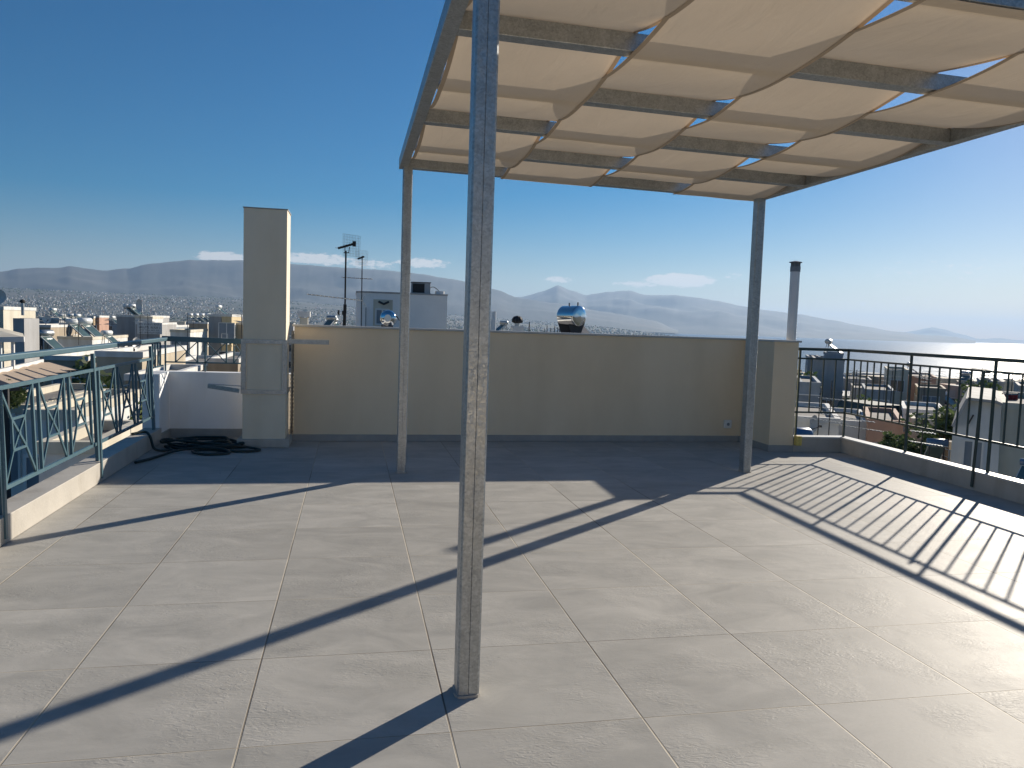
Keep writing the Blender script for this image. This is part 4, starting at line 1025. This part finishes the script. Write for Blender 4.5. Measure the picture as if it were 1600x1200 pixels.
# yagis on the low white roof
for i, (px, py, h, L, lab) in enumerate(((1277, 688, 2.0, 1.3, 'thin aerial with long yagi on the low white house, left one'), (1294, 690, 2.6, 1.2, 'thin taller aerial on the low white house, right one'), (1341, 690, 1.3, 1.4, 'spiky white aerial beside the salmon wall'), (1438, 722, 1.5, .9, 'aerial with square loop in front of the salmon house'))):
    P = at(px, py, 27 if i < 3 else 21); r = empty('aerial', tuple(P), lab, 'antenna', 'thin aerials below the right railing')
    MB().bar((0, 0, -.3), (0, 0, h), .03).build('mast', M['dark'], r)
    y_ = MB(); yagi(y_, (0.3, 0, h*.42), (1, -.3, -.12), L*1.4, 12, .4, .02); yagi(y_, (0, 0, h*.7), (-.8, .4, .05), L*.8, 7, .5, .018); y_.build('yagi', M['steel'], r)
# thin white fence posts on the lower roof
wf = empty('roof_fence', tuple(at(1480, 712, 25)), 'thin white posts with rails above the planted street', 'fence')
o3 = wf.location.copy()
for i in range(6):
    p = at(1471+i*12.5, 699+i*4.6, 25-i*.5); shifted(MB().bar(p, p-Vector((0, 0, .62)), .05), o3).build('post', M['frame'], wf)
    if i < 5: p2 = at(1471+(i+1)*12.5, 699+(i+1)*4.6, 25-(i+1)*.5); shifted(MB().bar(p, p2, .025).bar(p-Vector((0, 0, .3)), p2-Vector((0, 0, .3)), .02), o3).build('rail', M['frame'], wf)

# television aerials on the roofs
def aerial(px, py, Y, h, rz):
    global AER
    P = at(px, py, Y)
    if AER is None:
        r = empty('television_aerial', tuple(P), 'thin television aerial with short rods among the roofs', 'antenna', 'television aerials among the roofs', rz)
        MB().bar((0, 0, -1.0), (0, 0, 1), .03).build('mast', M['dark'], r)
        y_ = MB(); yagi(y_, (.1, 0, .92), (1, 0, 0), .9, 7, .5, .022); yagi(y_, (-.1, 0, .6), (0, 1, .1), .7, 5, .6, .022); y_.build('rods', M['steel'], r); AER = r
    else: r = copy_tree(AER); r.location = P; r.rotation_euler.z = rz
    r.scale = (h, h, h); return r
AER = None; rda = random.Random(9)
for i in range(26): px = rda.uniform(0, 378); Y = rda.uniform(55, 150); aerial(px, 503+1000/Y+rda.uniform(-4, 3), Y, rda.uniform(.9, 1.5), rda.uniform(0, 3))
for i in range(26): px = rda.uniform(1262, 1600); Y = rda.uniform(45, 110); aerial(px, 585+1000/Y+rda.uniform(-4, 8), Y, rda.uniform(.9, 1.6), rda.uniform(0, 3))
# --- vegetation
def tree(label, px, py, Y, R, name='tree', seed=1, squash=.8, n=900, leaf=.16, trunk=True, group='trees among the houses'):
    P = at(px, py, Y)                          # crown centre
    g = gz(P.x, P.y); r = empty(name, (P.x, P.y, g), label, 'tree' if trunk else 'bush', group)
    rd = random.Random(seed); cz = P.z-g
    if trunk: 
        t = MB().tube([(0, 0, 0), (.05, 0, cz*.5), (0, .05, cz)], [R*.12, R*.09, R*.05], 8)
        for k in range(5): a = k*1.3; t.tube([(0, 0, cz-R*.7), (math.cos(a)*R*.5, math.sin(a)*R*.5, cz+R*.1)], [R*.05, R*.02], 6)
        t.build('trunk', M['trunk'], r)
    cl = [(rd.gauss(0, .42)*R, rd.gauss(0, .42)*R, rd.gauss(0, .36)*R*squash, rd.uniform(.28, .5)*R) for _ in range(14)]
    mb = MB()
    for i in range(n):
        c = rd.choice(cl); d = Vector((rd.gauss(0, 1), rd.gauss(0, 1), rd.gauss(0, 1))).normalized()*c[3]*rd.uniform(.6, 1.05)
        p = Vector((c[0], c[1], c[2]+cz))+d; u = Vector((rd.gauss(0, 1), rd.gauss(0, 1), rd.gauss(0, 1))).normalized(); v = u.orthogonal().normalized(); s = leaf*rd.uniform(.6, 1.4)
        mb.add([p-u*s, p+v*s*.5, p+u*s, p-v*s*.5], [(0, 1, 2, 3)])
    mb.build('crown' if trunk else 'leaves', M['leaf'], r); return r
tree('bushy green tree left of the blue-white gable wall', 1484, 655, 27, 1.15, seed=2, leaf=.13)
tree('smaller tree under the gable wall edge beside the street', 1478, 672, 26, .8, seed=5, leaf=.12)
tree('long low hedge along the planted street below the kerb', 1432, 704, 25, .75, 'hedge', 8, .6, trunk=False, leaf=.10)
tree('bush with reddish stems next to the street hedge', 1415, 694, 26, .5, 'bush', 9, .9, trunk=False, leaf=.09)
tree('round shrub beside the salmon house corner', 1400, 697, 25, .6, 'bush', 10, .9, trunk=False, leaf=.1)
tree('dark tree behind the wall end left of the first railing post', 1252, 600, 58, 1.5, seed=12, leaf=.2)
tree('dark tree beside the awning roof', 1340, 640, 44, 1.3, seed=13, leaf=.17)
tree('green tree behind the double railing post', 1530, 615, 50, 1.2, seed=14, leaf=.17)
tree('tree on the street beside the white terrace building at left', 160, 640, 26, 1.3, seed=15, leaf=.15)
tree('leafy pot plants on the balcony below the striped pergola', 14, 622, 21, .45, 'potted_plants', 16, 1.1, trunk=False, leaf=.07)
tree('dark tree behind the lower teal panels near the left corner', 205, 600, 40, 1.6, seed=17, leaf=.18)

# --- streets of filler houses farther off (real houses at their own places)
rnd = random.Random(21); protos = []
cls = ['white', 'cream', 'grey', 'beige', 'white', 'tan', 'bluegrey', 'salmon', 'white', 'beige']
def filler(px, r, ztop, c, region):
    a = AZ(px); x, y = math.sin(a)*r, math.cos(a)*r
    g = gz(x, y)-1; w, d = rnd.uniform(9, 15), rnd.uniform(9, 13); H = ztop-g
    if H < 4: return
    root = empty('house', (x, y, g), region[0].replace('COL', c.replace('bluegrey', 'blue-grey')), 'building', region[1], rnd.uniform(-.25, .25))
    b = MB().box(-w/2, w/2, 0, d, 0, H).build('wall', M['w_'+c], root)
    MB().box(-w/2-.1, w/2+.1, -.1, d+.1, H+.001, H+.25).build('roof', M['w_white'] if c != 'white' else M['w_grey'], root)
    k = rnd.uniform(-.3, .2)*w
    MB().box(k, k+w*.3, d*.3, d*.65, H+.251, H+2.6).build('stair_tower', M['w_'+c], root)
    for rr in range(2):
        for q in range(3): win(root, -w/2+w*(q+.5)/3, 0, H-2.6-3*rr, 0, 1.3, 1.2, rnd.choice('gs'))
    if rnd.random() < .55:
        t = MB().tube([(k-2.6, d*.4, H+1.6), (k-1.2, d*.4, H+1.6)], .28, 10).build('water_tank', M['tank'], root)
        a_ = [(k-2.4, d*.1, H+.4), (k-1.4, d*.1, H+.4), (k-1.4, d*.38, H+1.5), (k-2.4, d*.38, H+1.5)]
        MB().add(a_+[(p[0], p[1]+.05, p[2]-.1) for p in a_], [(0, 1, 2, 3), (7, 6, 5, 4), (0, 4, 5, 1), (1, 5, 6, 2), (2, 6, 7, 3), (3, 7, 4, 0)]).build('collector', M['panelglass'], root)
for i in range(95):
    px = rnd.uniform(-90, 470); r = 140*(1000/140)**rnd.random()
    zt = -1.5-r*.013+rnd.uniform(-2.5, 1.5); filler(px, r, zt, rnd.choice(cls), ('COL flat-roofed house among the streets left of the chimney column', 'houses of the town on the left'))
for i in range(34):
    px = rnd.uniform(470, 1130); r = 160*(1000/160)**rnd.random()
    filler(px, r, -3-r*.02+rnd.uniform(-3, 1.5), rnd.choice(cls), ('COL house of the town below the back wall, far behind', 'houses of the town behind the wall'))
for i in range(60):
    px = rnd.uniform(1235, 1750); r = 95*(470/95)**rnd.random()
    zt = -6.2-(r-95)*.045+rnd.uniform(-2.2, 1.0); filler(px, r, zt, rnd.choice(cls+['tan', 'grey']), ('COL house between the terrace and the sea on the right', 'houses of the town toward the sea'))

# ------------------------------------------------------------ haze
hz = MB().box(-26500, 26500, -26500, 26500, -110, 830).build('haze', bpy.data.materials.new('haze_air')); hz['kind'] = 'stuff'; tag(hz, 'thin blue haze filling the air over plain, sea and mountains', 'haze', kind='stuff')
m = hz.data.materials[0]; m.use_nodes = True; n = m.node_tree.nodes; n.clear(); out = n.new('ShaderNodeOutputMaterial'); pv = n.new('ShaderNodeVolumePrincipled')
pv.inputs['Color'].default_value = (.46, .66, .96, 1); pv.inputs['Density'].default_value = 6.5e-5; pv.inputs['Anisotropy'].default_value = .25
pv.inputs['Density Attribute'].default_value = ''
m.node_tree.links.new(pv.outputs[0], out.inputs['Volume'])
hz.display_type = 'WIRE'

# ------------------------------------------------------------ light
SUN_EL = R_(20.4); SAZ = R_(49)                    # azimuth from +Y towards +X
sd = Vector((math.sin(SAZ)*math.cos(SUN_EL), math.cos(SAZ)*math.cos(SUN_EL), math.sin(SUN_EL)))
sl = bpy.data.lights.new('sun', 'SUN'); sl.energy = 5.0; sl.angle = R_(.53); sl.color = (1, .90, .76)
so = bpy.data.objects.new('sun', sl); col.objects.link(so); so.rotation_euler = sd.to_track_quat('Z', 'Y').to_euler()
w = bpy.data.worlds.new('World'); sc.world = w; w.use_nodes = True; n = w.node_tree.nodes; l = w.node_tree.links
bg = n['Background']; sky = n.new('ShaderNodeTexSky'); sky.sky_type = 'NISHITA'; sky.sun_disc = False; sky.sun_elevation = SUN_EL; sky.sun_rotation = SAZ
sky.air_density = 1.0; sky.dust_density = .2; sky.ozone_density = 4; sky.altitude = 50
bg.inputs['Strength'].default_value = .05
# clouds: noise on the sky direction, in low banks along the ridge
tc = n.new('ShaderNodeTexCoord'); sx = n.new('ShaderNodeSeparateXYZ'); l.new(tc.outputs['Generated'], sx.inputs[0])
def mth(op, a, b=None, c=None):
    k = n.new('ShaderNodeMath'); k.operation = op
    for i, v in enumerate((a, b, c)):
        if v is None: continue
        if isinstance(v, (int, float)): k.inputs[i].default_value = v
        else: l.new(v, k.inputs[i])
    return k.outputs[0]
az = mth('ARCTAN2', sx.outputs[0], sx.outputs[1]); el = mth('ARCSINE', sx.outputs[2])
cv = n.new('ShaderNodeCombineXYZ'); l.new(az, cv.inputs[0]); l.new(mth('MULTIPLY', el, 2.6), cv.inputs[1])
nz = n.new('ShaderNodeTexNoise'); nz.inputs['Scale'].default_value = 95; nz.inputs['Detail'].default_value = 9; nz.inputs['Roughness'].default_value = .62; l.new(cv.outputs[0], nz.inputs['Vector'])
tot = None
for pxc, pyc, wpx, hpx, g_ in ((345, 401, 46, 9, 1.4), (495, 405, 75, 11, 1.15), (570, 412, 60, 9, .8), (660, 411, 48, 9, 1.2), (1065, 438, 60, 12, 1.9), (995, 444, 42, 6, 1.), (872, 437, 24, 6, 1.1), (1145, 430, 20, 6, .35), (1480, 430, 90, 30, .22), (1400, 470, 90, 14, .18)):
    a_, e_ = hor(pxc, pyc)
    u = mth('DIVIDE', mth('SUBTRACT', az, a_), wpx/1212); v = mth('DIVIDE', mth('SUBTRACT', el, e_), hpx/1212)
    d = mth('ADD', mth('MULTIPLY', u, u), mth('MULTIPLY', v, v)); k = mth('MULTIPLY', mth('MAXIMUM', mth('SUBTRACT', 1, d), 0), g_)
    tot = k if tot is None else mth('MAXIMUM', tot, k)
cm = n.new('ShaderNodeMapRange'); cm.interpolation_type = 'SMOOTHSTEP'; cm.inputs[1].default_value = .62; cm.inputs[2].default_value = 1.15; cm.inputs[4].default_value = .8
l.new(mth('ADD', mth('MULTIPLY', tot, .75), mth('MULTIPLY_ADD', nz.outputs['Fac'], 2.4, -.75)), cm.inputs[0])
fac = mth('MULTIPLY', cm.outputs[0], mth('GREATER_THAN', tot, .001))
mx = n.new('ShaderNodeMix'); mx.data_type = 'RGBA'; l.new(fac, mx.inputs[0]); hs_ = n.new('ShaderNodeHueSaturation'); hs_.inputs['Saturation'].default_value = 1.7; l.new(sky.outputs[0], hs_.inputs['Color']); tn = n.new('ShaderNodeMix'); tn.data_type = 'RGBA'; tn.blend_type = 'MULTIPLY'; tn.inputs[0].default_value = 1; tn.inputs[7].default_value = (1.07, .94, .96, 1); l.new(hs_.outputs[0], tn.inputs[6]); l.new(tn.outputs[2], mx.inputs[6]); mx.inputs[7].default_value = (12, 11.6, 11.2, 1)
l.new(mx.outputs[2], bg.inputs['Color'])

# ------------------------------------------------------------ render
sc.render.engine = 'CYCLES'
sc.cycles.volume_bounces = 0; sc.cycles.max_bounces = 6; sc.cycles.transparent_max_bounces = 8
sc.view_settings.view_transform = 'Standard'; sc.view_settings.look = 'None'; sc.view_settings.exposure = .57; sc.view_settings.gamma = 1
sc.render.resolution_x = 1024; sc.render.resolution_y = 768
